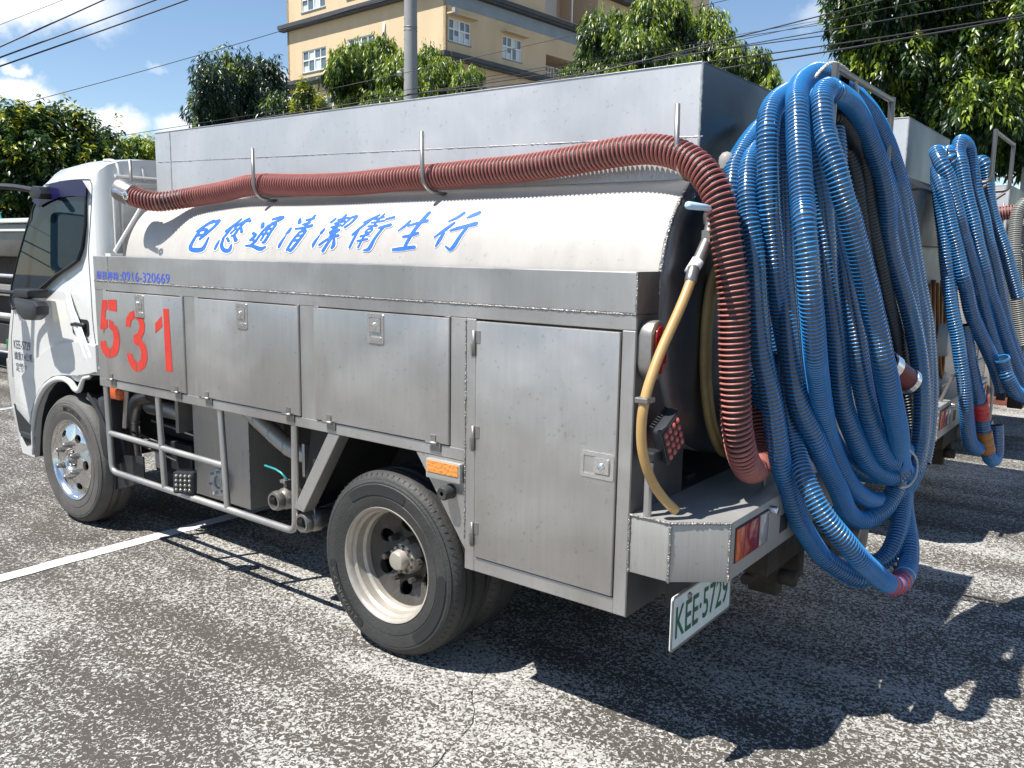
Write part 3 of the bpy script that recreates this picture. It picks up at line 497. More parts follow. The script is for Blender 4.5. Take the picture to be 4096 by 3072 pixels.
# ================================================================== THE TANKER TRUCK
YC, TA, TB, TZ, TN = .925, .79, .55, 1.45, 2.6
def tank_y(z):          # near side of the tank skin at height z
    q = min(1, abs(z-TZ)/TB); return YC-TA*(1-q**TN)**(1/TN)
def make_truck(group):
    T = empty('tanker_truck', (-1.6, .925, 0), 'silver tanker truck with red 531 on its locker and white cab', 'truck', group)
    # ---- locker frame
    bm = B()
    box(bm, -3.293, 0, 0, .05, 1.4095, 1.4575, bev=.003)
    box(bm, -3.293, -.6795, 0, .05, .8895, .934, bev=.003)
    for a, b in ((-3.293, -3.2), (-2.450, -2.357), (-1.593, -1.502), (-.752, -.6795)):
        box(bm, a, b, .0015, .05, .934, 1.4095, bev=.002)
    obj('locker_frame', bm, 'steel', T)
    bm = B()
    for x in (-3.2, -2.45, -2.357, -1.593, -1.502, -.752): weld_bead(bm, (x, .001, 1.4085), (x+(.03 if x in (-3.2, -2.357, -1.502) else -.03), .001, 1.4085), .0025)
    weld_bead(bm, (-.679, -.001, .60), (-.679, -.001, 1.405), .0035); weld_bead(bm, (-3.29, -.0005, 1.4585), (0, -.0005, 1.4585), .0032)
    obj('weld_seam', bm, 'weld', T)
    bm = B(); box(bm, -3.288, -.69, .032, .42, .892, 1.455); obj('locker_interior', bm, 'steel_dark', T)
    # ---- locker doors
    def latch(door, x0, x1, z0, z1, horiz=False):
        bm = B(); y = -.0075
        holed(bm, rrect(x0, x1, z0, z1, .008), [rrect(x0+.011, x1-.011, z0+.013, z1-.013, .004)], lambda u, v, d: Vector((u, y-.004+d, v)), thick=.004)
        prism(bm, rrect(x0+.011, x1-.011, z0+.013, z1-.013, .004), 1, y+.010, y+.012, mi=1)
        if horiz:
            prism(bm, rrect(x0+.05, x1-.016, z0+.018, z1-.018, .003), 1, y-.009, y+.008, mi=0, bev=.0015); lathe(bm, [(.0001, -.014), (.010, -.013), (.012, -.009), (.012, .0)], (x1-.042, y-.004, (z0+z1)/2), n=16)
        else:
            prism(bm, rrect(x0+.017, x1-.017, z0+.045, z1-.017, .003), 1, y-.008, y+.008, mi=0, bev=.0015); lathe(bm, [(.0001, -.013), (.008, -.012), (.0095, -.008), (.0095, .0)], ((x0+x1)/2, y-.004, z1-.042), n=14)
            prism(bm, rrect(x0+.013, x1-.013, z0+.013, z0+.024, .002), 1, y-.011, y+.008)
        obj('latch', bm, ['chrome', 'black_plastic'], door)
    def hinge_h(par, x, z):
        bm = B(); box(bm, x-.012, x+.014, -.011, -.0075, z+.004, z+.031, bev=.001); tube(bm, [(x-.03, -.014, z), (x+.026, -.014, z)], .0065, 8)
        box(bm, x-.014, x+.034, -.006, -.002, z-.034, z-.002, bev=.001); obj('hinge', bm, 'cast_steel', par)
    def hinge_v(par, x, z):
        bm = B(); box(bm, x+.004, x+.026, -.011, -.0075, z+.0, z+.045, bev=.001); tube(bm, [(x, -.013, z-.045), (x, -.013, z+.045)], .0065, 8)
        box(bm, x-.022, x-.003, -.006, -.002, z-.045, z-.002, bev=.001); obj('hinge', bm, 'cast_steel', par)
    for x0, x1, lt, hs in ((-3.196, -2.453, (-2.872, -2.792, 1.287, 1.400), (-3.15, -2.53)), (-2.353, -1.597, (-2.020, -1.940, 1.287, 1.398), (-2.275, -1.672)), (-1.498, -.756, (-1.172, -1.085, 1.286, 1.399), (-1.41, -.83))):
        bm = B(); prism(bm, [(x0, .9385), (x1, .9385), (x1, 1.405), (x0, 1.405)], 1, -.0075, .02, bev=.005)
        d = obj('locker_door', bm, 'steel', T, smooth='auto'); latch(d, *lt)
        for h in hs: hinge_h(d, h, .938)
        if x0 < -3: tag(d, 'locker door with red stencilled 531'); first_door = d
    bm = B()
    for k, ps in DIGITS.items():
        for p in ps:
            holed(bm, p, [], lambda u, v, d: Vector((u, v, 0)))
    for v in bm.verts: v.co = Vector((v.co.x, -.0088, v.co.y))
    obj('lettering', bm, 'red_paint', first_door)
    # ---- tall cabinet at the rear corner
    bm = B()
    box(bm, -.678, -.634, -.001, .06, .4856, 1.409, bev=.003); box(bm, -.0465, 0, -.001, .06, .4856, 1.409, bev=.003); box(bm, -.634, -.0465, 0, .05, .4856, .538, bev=.003)
    obj('cabinet_frame', bm, 'steel', T)
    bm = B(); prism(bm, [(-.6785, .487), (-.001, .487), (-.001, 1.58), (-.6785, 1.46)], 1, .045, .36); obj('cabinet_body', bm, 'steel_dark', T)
    bm = B(); prism(bm, [(-.629, .543), (-.0505, .543), (-.0505, 1.402), (-.629, 1.402)], 1, -.009, .02, bev=.006)
    d = obj('cabinet_door', bm, 'steel', T, smooth='auto'); latch(d, -.178, -.055, .927, 1.012, True)
    for z in (1.325, .985, .63): hinge_v(d, -.633, z)
    # rear skin of the cabinet column
    bm = B(); box(bm, .0005, .0035, .0, .36, .4856, 1.455); box(bm, .0005, .0035, 0, .14, 1.46, 1.589); obj('rear_panel', bm, 'steel_dark', T)
    # ---- long drip trough above the lockers
    bm = B(); box(bm, -3.293, 0, 0, .135, 1.4605, 1.589, bev=.004); obj('side_trough', bm, 'steel', T)
    bm = B(); weld_bead(bm, (-.001, -.001, 1.46), (-.001, -.001, 1.587), .004); weld_bead(bm, (-3.14, -.0005, 1.462), (-3.14, -.0005, 1.586), .002); obj('weld_seam', bm, 'weld', T)
    # ---- tank
    bm = B(); n = 96; xs = np.linspace(-3.22, 0, 24); rings = []
    def ring(x, k=1.0):
        vs = []
        for a in np.linspace(0, 2*math.pi, n, endpoint=False):
            c, s = math.cos(a), math.sin(a); vs.append(bm.verts.new((x, YC+k*TA*math.copysign(abs(c)**(2/TN), c), TZ+k*TB*math.copysign(abs(s)**(2/TN), s))))
        return vs
    for x in xs: rings.append(ring(x))
    for i in range(len(rings)-1):
        for j in range(n): f = bm.faces.new((rings[i][j], rings[i][(j+1) % n], rings[i+1][(j+1) % n], rings[i+1][j])); f.smooth = True
    tank = obj('tank', bm, 'tank_paint', T); tank.data.shade_smooth()
    for xe, sg in ((0.002, 1), (-3.222, -1)):
        bm = B(); pr = None; seq = [(0, 1.0), (.012, .99), (.025, .955), (.034, .9), (.05, .70), (.062, .45), (.068, .2), (.07, .02)]
        if sg < 0: seq = [(q*.35, w) for q, w in seq]
        for q, w in seq:
            cur = ring(xe+sg*q, w)
            if pr:
                for j in range(n): f = bm.faces.new((pr[j], pr[(j+1) % n], cur[(j+1) % n], cur[j])); f.smooth = True
            pr = cur
        bm.faces.new(pr); o = obj('tank_end', bm, 'steel_mirror' if sg > 0 else 'tank_paint', T); o.data.shade_smooth()
    bm = B(); pts = [(0.001, YC+TA*math.copysign(abs(math.cos(a))**(2/TN), math.cos(a)), TZ+TB*abs(math.sin(a))**(2/TN)) for a in np.linspace(math.pi*.98, math.pi*.6, 34)]
    for a, b in zip(pts[:-1], pts[1:]): weld_bead(bm, a, b, .0062, wob=.2)
    obj('weld_seam', bm, 'weld', T)
    # painted company name, each glyph laid on the curved skin
    def brush(bm, pts, aff, grow, depth):
        u0, v0, X0, Z0, xu, zu, xv, zv = aff
        P = catmull([(p[0], p[1], p[2]) for p in pts], 5); T_ = np.gradient(P[:, :2], axis=0); T_ /= np.linalg.norm(T_, axis=1)[:, None]; Nn = np.stack([-T_[:, 1], T_[:, 0]], 1)
        L_, R_ = [], []
        w = P[:, 2]*.5+grow; c = P[:, :2]
        for k in range(4):      # rounded ends
            a_ = math.pi/2*(1-k/4); L_.append(c[0]-T_[0]*w[0]*math.sin(a_)+Nn[0]*w[0]*math.cos(a_)*.98); R_.append(c[0]-T_[0]*w[0]*math.sin(a_)-Nn[0]*w[0]*math.cos(a_)*.98)
        for i in range(len(c)): L_.append(c[i]+Nn[i]*w[i]); R_.append(c[i]-Nn[i]*w[i])
        for k in range(1, 5):
            a_ = math.pi/2*k/4; L_.append(c[-1]+T_[-1]*w[-1]*math.sin(a_)+Nn[-1]*w[-1]*math.cos(a_)*.98); R_.append(c[-1]+T_[-1]*w[-1]*math.sin(a_)-Nn[-1]*w[-1]*math.cos(a_)*.98)
        def on_skin(q):
            du, dv_ = q[0]-u0, q[1]-v0; x = X0+du*xu+dv_*xv; z = Z0+du*zu+dv_*zv; return bm.verts.new((x, tank_y(z)-depth, z))
        A_ = [on_skin(q) for q in L_]; B_ = [on_skin(q) for q in R_]
        for i in range(len(A_)-1): bm.faces.new((A_[i], A_[i+1], B_[i+1], B_[i]))
    for aff, strokes in GLYPHS:
        for grow, mt, d0 in ((11 if aff[0] > 0 else 9, 'letter_white', .0012), (3.6, 'letter_blue', .0032)):
            bm = B()
            for i, s_ in enumerate(strokes): brush(bm, s_, aff, grow, d0+.00009*i)
            obj('lettering', bm, mt, tank, recalc=False)
    # ---- open box on top of the tank
    bm = B(); x0, x1, y0, y1, z0, z1 = -3.23, .012, .35, 1.5, 1.88, 2.257; th = .004
    box(bm, x0, x1, y0, y0+th, z0, z1, bev=.001); box(bm, x0, x1, y1-th, y1, z0, z1); box(bm, x0, x0+th, y0+th, y1-th, z0, z1)
    box(bm, x0+th, x1-th, y0+th, y1-th, z0+.06, z0+.064)
    box(bm, x0, x1, y0-.003, y0+.02, z1, z1+.003, bev=.001); box(bm, x0, x1, y1-.02, y1+.002, z1, z1+.003)
    tb = obj('top_box', bm, 'steel_bright', T)
    bm = B(); box(bm, x1-th, x1, y0+th, y1-th, z0, z1); box(bm, x1-.02, x1+.002, y0+.02, y1-.02, z1, z1+.003); obj('top_box_end', bm, 'steel_mirror', tb)
    bm = B(); weld_bead(bm, (-3.08, y0-.0005, z0), (-3.08, y0-.0005, z1), .0028); weld_bead(bm, (x1, y0, z0), (x1, y0, z1), .0042, wob=.25)
    for k in range(14):
        a = x0+.02+k*.231; zz = 2.098-.0*k; weld_bead(bm, (a, y0-.0002, 2.102-.0055*k), (a+.232, y0-.0002, 2.102-.0055*(k+1)), .0017, wob=.7)
    obj('weld_seam', bm, 'steel', tb)
    # ---- J hooks that carry the red hose
    for x, zt, zb in ((-3.256, 2.104, 1.905), (-2.176, 2.102, 1.872), (-1.098, 2.103, 1.874), (-.002, 2.11, 1.885)):
        bm = B(); P = bent([(x, .215, zt), (x+.004, .215, zb+.04), (x+.012, .25, zb), (x+.035, .32, zb-.004)], .03); tube(bm, P, .0085, 10)
        obj('hose_hook', bm, 'cast_steel', T, smooth=True)
    bm = B(); tube(bm, [(-3.25, .10, 1.612), (-3.25, .32, 1.94)], .011, 8); box(bm, -3.275, -3.22, .06, .13, 1.589, 1.603); obj('stay_rod', bm, 'white_paint', T, smooth='auto')
    # ---- rear bumper
    poly = [(.003, 0), (.146, 0), (.29, .117), (.29, 1.733), (.146, 1.85), (.003, 1.85)]
    bm = B(); prism(bm, poly, 2, .64, .83, bev=.004); bp_ = obj('rear_bumper', bm, 'bumper_paint', T, smooth='auto')
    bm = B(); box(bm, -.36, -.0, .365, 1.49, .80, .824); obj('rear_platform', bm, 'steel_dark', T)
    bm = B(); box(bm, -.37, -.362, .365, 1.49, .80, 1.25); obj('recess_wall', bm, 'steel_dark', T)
    bm = B()
    for a, b in (((.004, -.002, .64), (.004, -.002, .83)), ((.146, -.001, .64), (.146, -.001, .83)), ((.29, .117, .64), (.29, .117, .83))): weld_bead(bm, a, b, .0048, wob=.15)
    for a, b in (((.004, -.001, .829), (.146, -.001, .829)), ((.146, -.001, .829), (.289, .117, .829))): weld_bead(bm, a, b, .0042, wob=.12)
    obj('weld_seam', bm, 'weld', bp_)
    for s in (0, 1):
        def yy(v): return v if s == 0 else 1.85-v
        def bx(bm, a, b, *r): box(bm, r[0], r[1], min(yy(a), yy(b)), max(yy(a), yy(b)), r[2], r[3], bev=.003)
        bm = B(); bx(bm, .155, .434, .284, .2925, .688, .806); lf = obj('tail_lamp', bm, 'rubber_black', T)
        bm = B(); bx(bm, .161, .222, .289, .297, .694, .800); obj('indicator_lens', bm, 'orange_lens', lf, smooth='auto')
        bm = B(); bx(bm, .223, .348, .289, .297, .694, .800); obj('brake_lens', bm, 'red_lens', lf, smooth='auto')
        bm = B(); bx(bm, .349, .428, .289, .297, .694, .800); obj('reversing_lens', bm, 'lens_clear', lf, smooth='auto')
        bm = B(); bx(bm, .552, .632, .287, .2915, .685, .75); obj('bumper_hole', bm, 'rubber_black', T)
        bm = B(); lathe(bm, [(.0001, .028), (.013, .028), (.014, .024), (.014, 0)], (.29, yy(.445), .80), ax=0, n=16); obj('bolt', bm, 'chrome', T)
    bm = B(); tube(bm, [(.20, .62, .83), (.20, .62, .88)], .007, 8); tube(bm, [(.20, .56, .885), (.20, .92, .885)], .010, 10); tube(bm, [(.20, .57, .885), (.20, .64, .885)], .0135, 10); obj('step_rail', bm, 'cast_steel', T, smooth='auto')
    # ---- oval stop lamp on the corner post
    bm = B(); prism(bm, rrect(.008, .108, 1.258, 1.442, .048, 7), 0, .0035, .050, bev=.006); sl_ = obj('stop_lamp', bm, 'cast_steel', T, smooth='auto')
    bm = B(); prism(bm, rrect(.026, .096, 1.275, 1.425, .034, 7), 0, .048, .058, bev=.004); obj('lamp_lens', bm, 'red_lens', sl_, smooth='auto')
    # ---- square LED work lamps
    def work_lamp(o_, right, upv, nrm, size, lensmat='led_clear'):
        o_, right, upv, nrm = map(Vector, (o_, right, upv, nrm)); right.normalize(); upv.normalize(); nrm.normalize(); h = size/2
        def tr(u, v, w): return o_+right*u+upv*v+nrm*w
        bm = B(); prism(bm, rrect(-h, h, -h, h, size*.09), 2, -size*.32, 0, bev=size*.03)
        for k in range(9): box(bm, -h*.86+k*h*.2-.002, -h*.86+k*h*.2+.002, -h*.8, h*1.06, -size*.45, -size*.3)
        for v in bm.verts: v.co = tr(*v.co)
        L = obj('work_lamp', bm, 'grey_plastic', T, smooth='auto')
        bm = B(); prism(bm, rrect(-h*.88, h*.88, -h*.88, h*.88, size*.05), 2, .0005, .003)
        for v in bm.verts: v.co = tr(*v.co)
        obj('lamp_face', bm, 'black_plastic' if lensmat != 'led_clear' else 'grey_plastic', L)
        for i in range(4):
            for j in range(4):
                bm = B(); cx_, cy__ = (i-1.5)*size*.21, (j-1.5)*size*.21
                lathe(bm, [(size*.085, .003), (size*.07, .008), (size*.03, .012), (.0001, .013)], (cx_, cy__, 0), ax=2, n=12)
                for v in bm.verts: v.co = tr(*v.co)
                obj('lamp_bulb', bm, lensmat, L)
    work_lamp((-2.50, -.01, .485), (.86, .50, 0), (-.04, .06, 1), (.50, -.86, .05), .110)
    work_lamp((.10, .085, 1.075), (0, .80, .42), (0, -.45, .84), (1, -.45, -.12), .130, 'led_red')
    bm = B(); tube(bm, [(.055, -.012+.03, .83), (.055, -.012+.03, 1.02)], .013, 10); obj('lamp_post', bm, 'steel', T, smooth='auto')
    bm = B(); box(bm, .03, .08, .0, .06, 1.005, 1.04, bev=.006); obj('lamp_bracket', bm, 'black_plastic', T)
    # ---- pipe and ball valve at the tank end
    bm = B(); tube(bm, [(.115, .30, 1.90), (.118, .262, 1.80), (.116, .236, 1.70), (.104, .19, 1.62)], .019, 12); lathe(bm, [(.022, -.02), (.027, -.018), (.027, .018), (.022, .02)], (.117, .235, 1.70), ax=2, n=6, smooth=False)
    lathe(bm, [(.018, -.03), (.031, -.026), (.034, 0), (.031, .026), (.018, .03)], (.118, .262, 1.765), ax=2, n=14)
    vl = obj('ball_valve', bm, 'cast_steel', T, smooth='auto')
    bm = B(); tube(bm, [(.13, .245, 1.775), (.14, .20, 1.775), (.14, .16, 1.785), (.14, .03, 1.785)], [.006, .008, .010, .012], 8); obj('valve_handle', bm, 'handle_blue', vl, smooth=True)
    bm = B(); lathe(bm, [(.0001, -.012), (.009, -.012), (.009, .012), (.0001, .012)], (.148, .245, 1.775), ax=0, n=8); obj('valve_nut', bm, 'chrome', vl)
    bm = B(); tube(bm, [(.104, .192, 1.625), (.092, .165, 1.585)], .021, 10); obj('pipe_wrap', bm, 'tape_white', T, smooth=True)
    # vent cap by the hook
    bm = B(); lathe(bm, [(.0001, .026), (.015, .021), (.024, .009), (.026, -.006), (.023, -.03)], (.08, .42, 1.955), ax=2, n=16); obj('vent_cap', bm, 'lens_clear', T, smooth=True)
    # ---- hose rack
    bm = B()
    for y in (.62, 1.335): tube(bm, bent([(-.02, y, 1.90), (.10, y, 1.955), (.35, y, 1.965), (.35, y, 2.262)], .04), .0125, 10)
    tube(bm, [(.35, .62, 2.25), (.35, 1.335, 2.25)], .0115, 10); tube(bm, [(.02, .62, 1.72), (.33, .62, 1.95)], .010, 8); tube(bm, [(.02, 1.335, 1.72), (.33, 1.335, 1.95)], .010, 8)
    rack = obj('hose_rack', bm, 'steel_dark', T, smooth='auto')
    # ---- licence plate under the bumper
    bm = B(); prism(bm, rrect(-.015, .438, .420, .600, .012), 0, .166, .172, bev=.001); pl_ = obj('licence_plate', bm, 'plate_white', T)
    bm = B(); holed(bm, rrect(-.015, .438, .420, .600, .012), [rrect(-.008, .431, .427, .593, .010)], lambda u, v, d: Vector((.1735+d, u, v)), thick=-.004); obj('plate_rim', bm, 'cast_steel', pl_)
    for yb in (.10, .325):
        bm = B(); lathe(bm, [(.0001, .008), (.009, .007), (.011, 0)], (.1725, yb, .574), ax=0, n=12); obj('bolt', bm, 'cast_steel', pl_)
    lettering('lettering', 'KEE·5729', lambda u, v: (.1731, u, v), 'plate_green', pl_, bold=.008, x0=.012, x1=.41, y0=.455, y1=.562)
    for yb in (.08, .31): bm = B(); box(bm, .10, .166, yb, yb+.03, .52, .655); obj('plate_bracket', bm, 'chassis', T)
    # ---- guard rail between the wheels
    bm = B(); P = bent([(-3.262, .02, .8895), (-3.247, .02, .412), (-1.675, .02, .405), (-1.665, .02, .8895)], .05); tube(bm, P, .0165, 12)
    obj('guard_rail', bm, 'steel', T, smooth='auto')
    for a, b in (((-2.748, .02, .8895), (-2.722, .02, .42)), ((-2.210, .02, .8895), (-2.18, .02, .42))):
        bm = B(); tube(bm, [a, b], .0155, 12); obj('guard_post', bm, 'steel', T, smooth='auto')
    bm = B(); tube(bm, [(-3.25, .02, .628), (-2.2, .02, .618)], .0155, 12); obj('guard_bar', bm, 'steel', T, smooth='auto')
    # ---- equipment behind the guard
    bm = B(); box(bm, -2.893, -2.39, .30, .78, .295, .80, bev=.003); rv = obj('water_tank', bm, 'steel', T)
    bm = B(); weld_bead(bm, (-2.39, .30, .30), (-2.39, .30, .79), .003); obj('weld_seam', bm, 'weld', rv)
    bm = B(); lathe(bm, [(.033, .0), (.036, -.022), (.074, -.022), (.078, -.018), (.078, .004)], (-2.64, .296, .405), n=28)
    for k in range(6): a = k*math.pi/3+.3; lathe(bm, [(.0001, -.040), (.008, -.040), (.008, -.020)], (-2.64+.06*math.cos(a), .294, .405+.06*math.sin(a)), n=6, smooth=False)
    fl = obj('sight_flange', bm, 'steel_bright', rv, smooth='auto')
    bm = B(); lathe(bm, [(.0001, -.020), (.02, -.018), (.034, -.010)], (-2.64, .294, .405), n=20); obj('sight_glass', bm, 'lens_clear', rv, smooth=True)
    bm = B(); box(bm, -3.40, -3.02, .36, .62, .33, .53, bev=.008); bt = obj('battery', bm, 'black_plastic', T)
    bm = B(); box(bm, -3.385, -3.33, .352, .36, .35, .45); obj('battery_label', bm, 'letter_white', bt)
    bm = B(); box(bm, -3.36, -3.0, .40, .60, .535, .62, bev=.02); obj('battery_cover', bm, 'black_plastic', T)
    bm = B()
    for z in (.56, .50): tube(bm, [(-3.52, .28, z), (-3.0, .26, z-.03)], .006, 6)
    tube(bm, [(-3.45, .30, .60), (-3.45, .30, .42)], .005, 6); tube(bm, [(-3.40, .35, .63), (-2.95, .35, .60)], .006, 6); obj('battery_cage', bm, 'steel', T)
    bm = B(); lathe(bm, [(.0001, 0), (.04, .005), (.047, .03), (.047, .42), (.04, .43)], (-3.43, .35, .715), ax=0, n=20); box(bm, -3.03, -3.0, .28, .42, .62, .80); obj('air_cylinder', bm, 'steel', T, smooth='auto')
    bm = B(); tube(bm, bent([(-3.30, .30, .80), (-3.46, .30, .76), (-3.53, .30, .64), (-3.515, .30, .32)], .10, 7), .040, 16); lathe(bm, [(.041, -.006), (.044, 0), (.041, .006)], (-3.52, .30, .61), ax=2, n=16); obj('exhaust_pipe', bm, 'steel', T, smooth='auto')
    bm = B(); tube(bm, bent([(-2.42, .30, .84), (-2.12, .30, .70), (-2.02, .30, .665), (-1.86, .30, .66)], .1, 6), .043, 16)
    for q in ((-2.30, .30, .785), (-2.18, .30, .728), (-2.07, .30, .683)): lathe(bm, [(.044, -.004), (.048, 0), (.044, .004)], q, ax=0, n=16)
    box(bm, -1.872, -1.852, .22, .38, .58, .74, bev=.003); obj('suction_pipe', bm, 'steel', T, smooth='auto')
    for q, hm in (((-1.842, .10, .508), 'handle_teal'), ((-1.624, .08, .455), 'cast_steel')):
        bm = B(); holed(bm, circ2(0, 0, .040, 20), [circ2(0, 0, .031, 20)], lambda u, v, d, q=q: Vector((q[0]+u, q[1]-.07+d, q[2]+v)), thick=.03)
        lathe(bm, [(.041, -.068), (.046, -.055), (.046, -.035), (.038, -.03), (.050, -.01), (.052, .02), (.042, .05), (.040, .22)], q, n=20); lathe(bm, [(.0001, -.035), (.030, -.035)], q, n=16)
        tube(bm, [(q[0], q[1], q[2]+.045), (q[0], q[1], q[2]+.095)], .010, 8); box(bm, q[0]-.018, q[0]+.018, q[1]-.018, q[1]+.018, q[2]+.075, q[2]+.088)
        v_ = obj('drain_valve', bm, 'cast_steel', T, smooth='auto')
        bm = B(); tube(bm, [(q[0]+.01, q[1], q[2]+.092), (q[0]-.03, q[1], q[2]+.115), (q[0]-.07, q[1], q[2]+.125), (q[0]-.15, q[1], q[2]+.13)] if hm == 'handle_teal' else [(q[0], q[1]-.01, q[2]+.09), (q[0]+.03, q[1]-.02, q[2]+.06), (q[0]+.035, q[1]-.02, q[2]+.02)], .0055, 6); obj('valve_handle', bm, hm, v_, smooth=True)
    # ---- mudguards
    bm = B(); prism(bm, [(-1.36, .888), (-1.43, .888), (-1.665, .519), (-1.60, .512)], 1, .004, .07, bev=.003); obj('mudguard_brace', bm, 'steel', T)
    bm = B(); box(bm, -1.62, -.70, .07, .56, .868, .886); box(bm, -1.66, -1.645, .07, .56, .50, .62); prism(bm, [(-1.62, .880), (-1.42, .886), (-1.66, .52), (-1.68, .55)], 1, .075, .56); obj('mudguard', bm, 'chassis', T)
    bm = B(); prism(bm, [(-.925, .888), (-.6805, .888), (-.6805, .56)], 1, .003, .008); obj('fender_panel', bm, 'steel', T)
    bm = B(); prism(bm, rrect(-.855, -.688, .805, .880, .006), 1, -.020, .0025, bev=.003); ml = obj('marker_lamp', bm, 'lens_clear', T, smooth='auto')
    bm = B(); prism(bm, rrect(-.848, -.695, .830, .874, .004), 1, -.023, -.0195, bev=.001)
    obj('marker_lens', bm, 'amber_lens', ml)
    bm = B(); lathe(bm, [(.008, -.05), (.022, -.052), (.026, -.045), (.026, 0), (.032, .002)], (-.75, .002, .765), n=16); obj('rubber_buffer', bm, 'rubber', T, smooth='auto')
    # ---- chassis, axles, underside
    bm = B()
    for y in (.52, 1.26): box(bm, -4.4, -.05, y, y+.07, .62, .84, bev=.004)
    for x in (-4.2, -3.0, -2.2, -1.6, -.7, -.15): box(bm, x, x+.07, .59, 1.26, .66, .80)
    box(bm, -3.25, -.69, .43, .50, .86, .90); obj('chassis_frame', bm, 'chassis', T)
    bm = B(); tube(bm, [(-1.1156, .45, .3835), (-1.1156, 1.40, .3835)], .055, 14); lathe(bm, [(.0001, -.16), (.1, -.13), (.15, -.05), (.15, .05), (.1, .13), (.0001, .16)], (-1.1156, .925, .3835), ax=1, n=20); tube(bm, [(-1.2, .925, .42), (-3.4, .925, .60)], .035, 10); tube(bm, [(-3.7857, .25, .3835), (-3.7857, 1.6, .3835)], .04, 10)
    obj('axle', bm, 'rust', T, smooth='auto')
    bm = B()
    for y in (.50, 1.27):
        for k in range(4): box(bm, -1.75+.08*k, -.48-.08*k, y, y+.07, .50-.014*k, .512-.014*k)
    obj('leaf_spring', bm, 'rust', T)
    bm = B(); box(bm, -4.3, -3.5, .45, 1.4, .45, .95, bev=.05); box(bm, -3.1, -1.9, .80, 1.25, .35, .8, bev=.03); obj('engine', bm, 'engine_dark', T)
    bm = B(); box(bm, .02, .24, .60, 1.25, .50, .62); box(bm, .10, .22, .78, .84, .36, .55, bev=.01); box(bm, .10, .22, 1.02, 1.08, .36, .55, bev=.01); tube(bm, [(.16, .60, .47), (.16, 1.2, .47)], .02, 8)
    lathe(bm, [(.0001, -.03), (.03, -.03), (.03, .03), (.0001, .03)], (.25, .80, .44), ax=0, n=12); obj('tow_crossmember', bm, 'rust', T)
    bm = B(); lathe(bm, [(.0001, -.1), (.072, -.1), (.072, .10), (.095, .10), (.095, .125), (.072, .125), (.072, .19), (.095, .19), (.095, .215), (.06, .215), (.06, .26), (.078, .26), (.078, .285), (.055, .285), (.0001, .25)], (.14, 1.13, .545), ax=0, n=22)
    for k in range(8): a = k*math.pi/4; lathe(bm, [(.0001, .24), (.009, .24), (.009, .08), (.0001, .08)], (.14, 1.13+.084*math.cos(a), .545+.084*math.sin(a)), ax=0, n=6, smooth=False)
    obj('outlet_valve', bm, 'cast_steel', T, smooth='auto')
    bm = B(); box(bm, -.55, .0, 1.43, 1.849, .487, 1.58, bev=.004); box(bm, -3.29, -.56, 1.43, 1.849, .89, 1.585, bev=.004); obj('far_locker', bm, 'steel', T)
    bm = B(); box(bm, -3.5, -1.75, 1.30, 1.52, .22, .86, bev=.02); box(bm, -4.25, -3.45, 1.42, 1.46, .30, .9); obj('sight_block', bm, 'engine_dark', T)  # dark boxes added to block the view of sunlit ground beyond
    bm = B(); tube(bm, bent([(-3.26, 1.83, .89), (-3.26, 1.83, .41), (-1.67, 1.83, .41), (-1.67, 1.83, .89)], .05), .0165, 10); obj('guard_rail', bm, 'steel', T, smooth='auto')
    # ---- wheels
    def tyre_prof(w, Ro=.3835):
        return [(.232, .012), (.240, .002), (.262, -.004), (.284, -.0065), (.286, -.0045), (.30, -.0072), (.334, -.0062), (.337, -.0035), (.340, -.0048), (.347, -.0035), (.350, -.0005), (.3555, .001), (.3548, .006), (.366, .012), (.3745, .022), (.3805, .036), (Ro, .045), (Ro, .056), (.376, .058), (.376, .062), (Ro, .064), (Ro, .092), (.375, .094), (.375, .100), (Ro, .102), (Ro, w-.102), (.375, w-.100), (.375, w-.094), (Ro, w-.092), (Ro, w-.045), (.3745, w-.022), (.352, w), (.30, w+.006), (.24, w), (.232, w-.012)]
    def tyre(par, c, w=.205, rub='rubber'):
        bm = B(); lathe(bm, tyre_prof(w), c, n=84)
        if rub == 'rubber':
            for k in range(76):      # shoulder notches
                a = 2*math.pi*k/76; ca, sa = math.cos(a), math.sin(a); q = Vector((c[0]+.3715*ca, c[1]+.0165, c[2]+.3715*sa)); t_ = Vector((-sa, 0, ca))*.0028; r_ = Vector((ca, .75, sa))*.0065
                nn = Vector((ca, -1.2, sa)).normalized()*.0009
                f = bm.faces.new([bm.verts.new(q+x_+nn) for x_ in (-t_-r_, t_-r_, t_+r_, -t_+r_)]); f.material_index = 1
        return obj('tyre', bm, [rub, 'rubber_black'], par, smooth='auto', recalc=False)
    def arc_text(par, body, c, y, r0, r1, a_mid, span, mt='rubber_black', bold=.01):
        lettering('lettering', body, lambda u, v: (c[0]+v*math.cos(a_mid-u), y, c[2]+v*math.sin(a_mid-u)), mt, par, bold=bold, x0=-span/2, x1=span/2, y0=r0, y1=r1)
    # rear, outer (deep dish) and inner
    c = (-1.1156, .02, .3835)
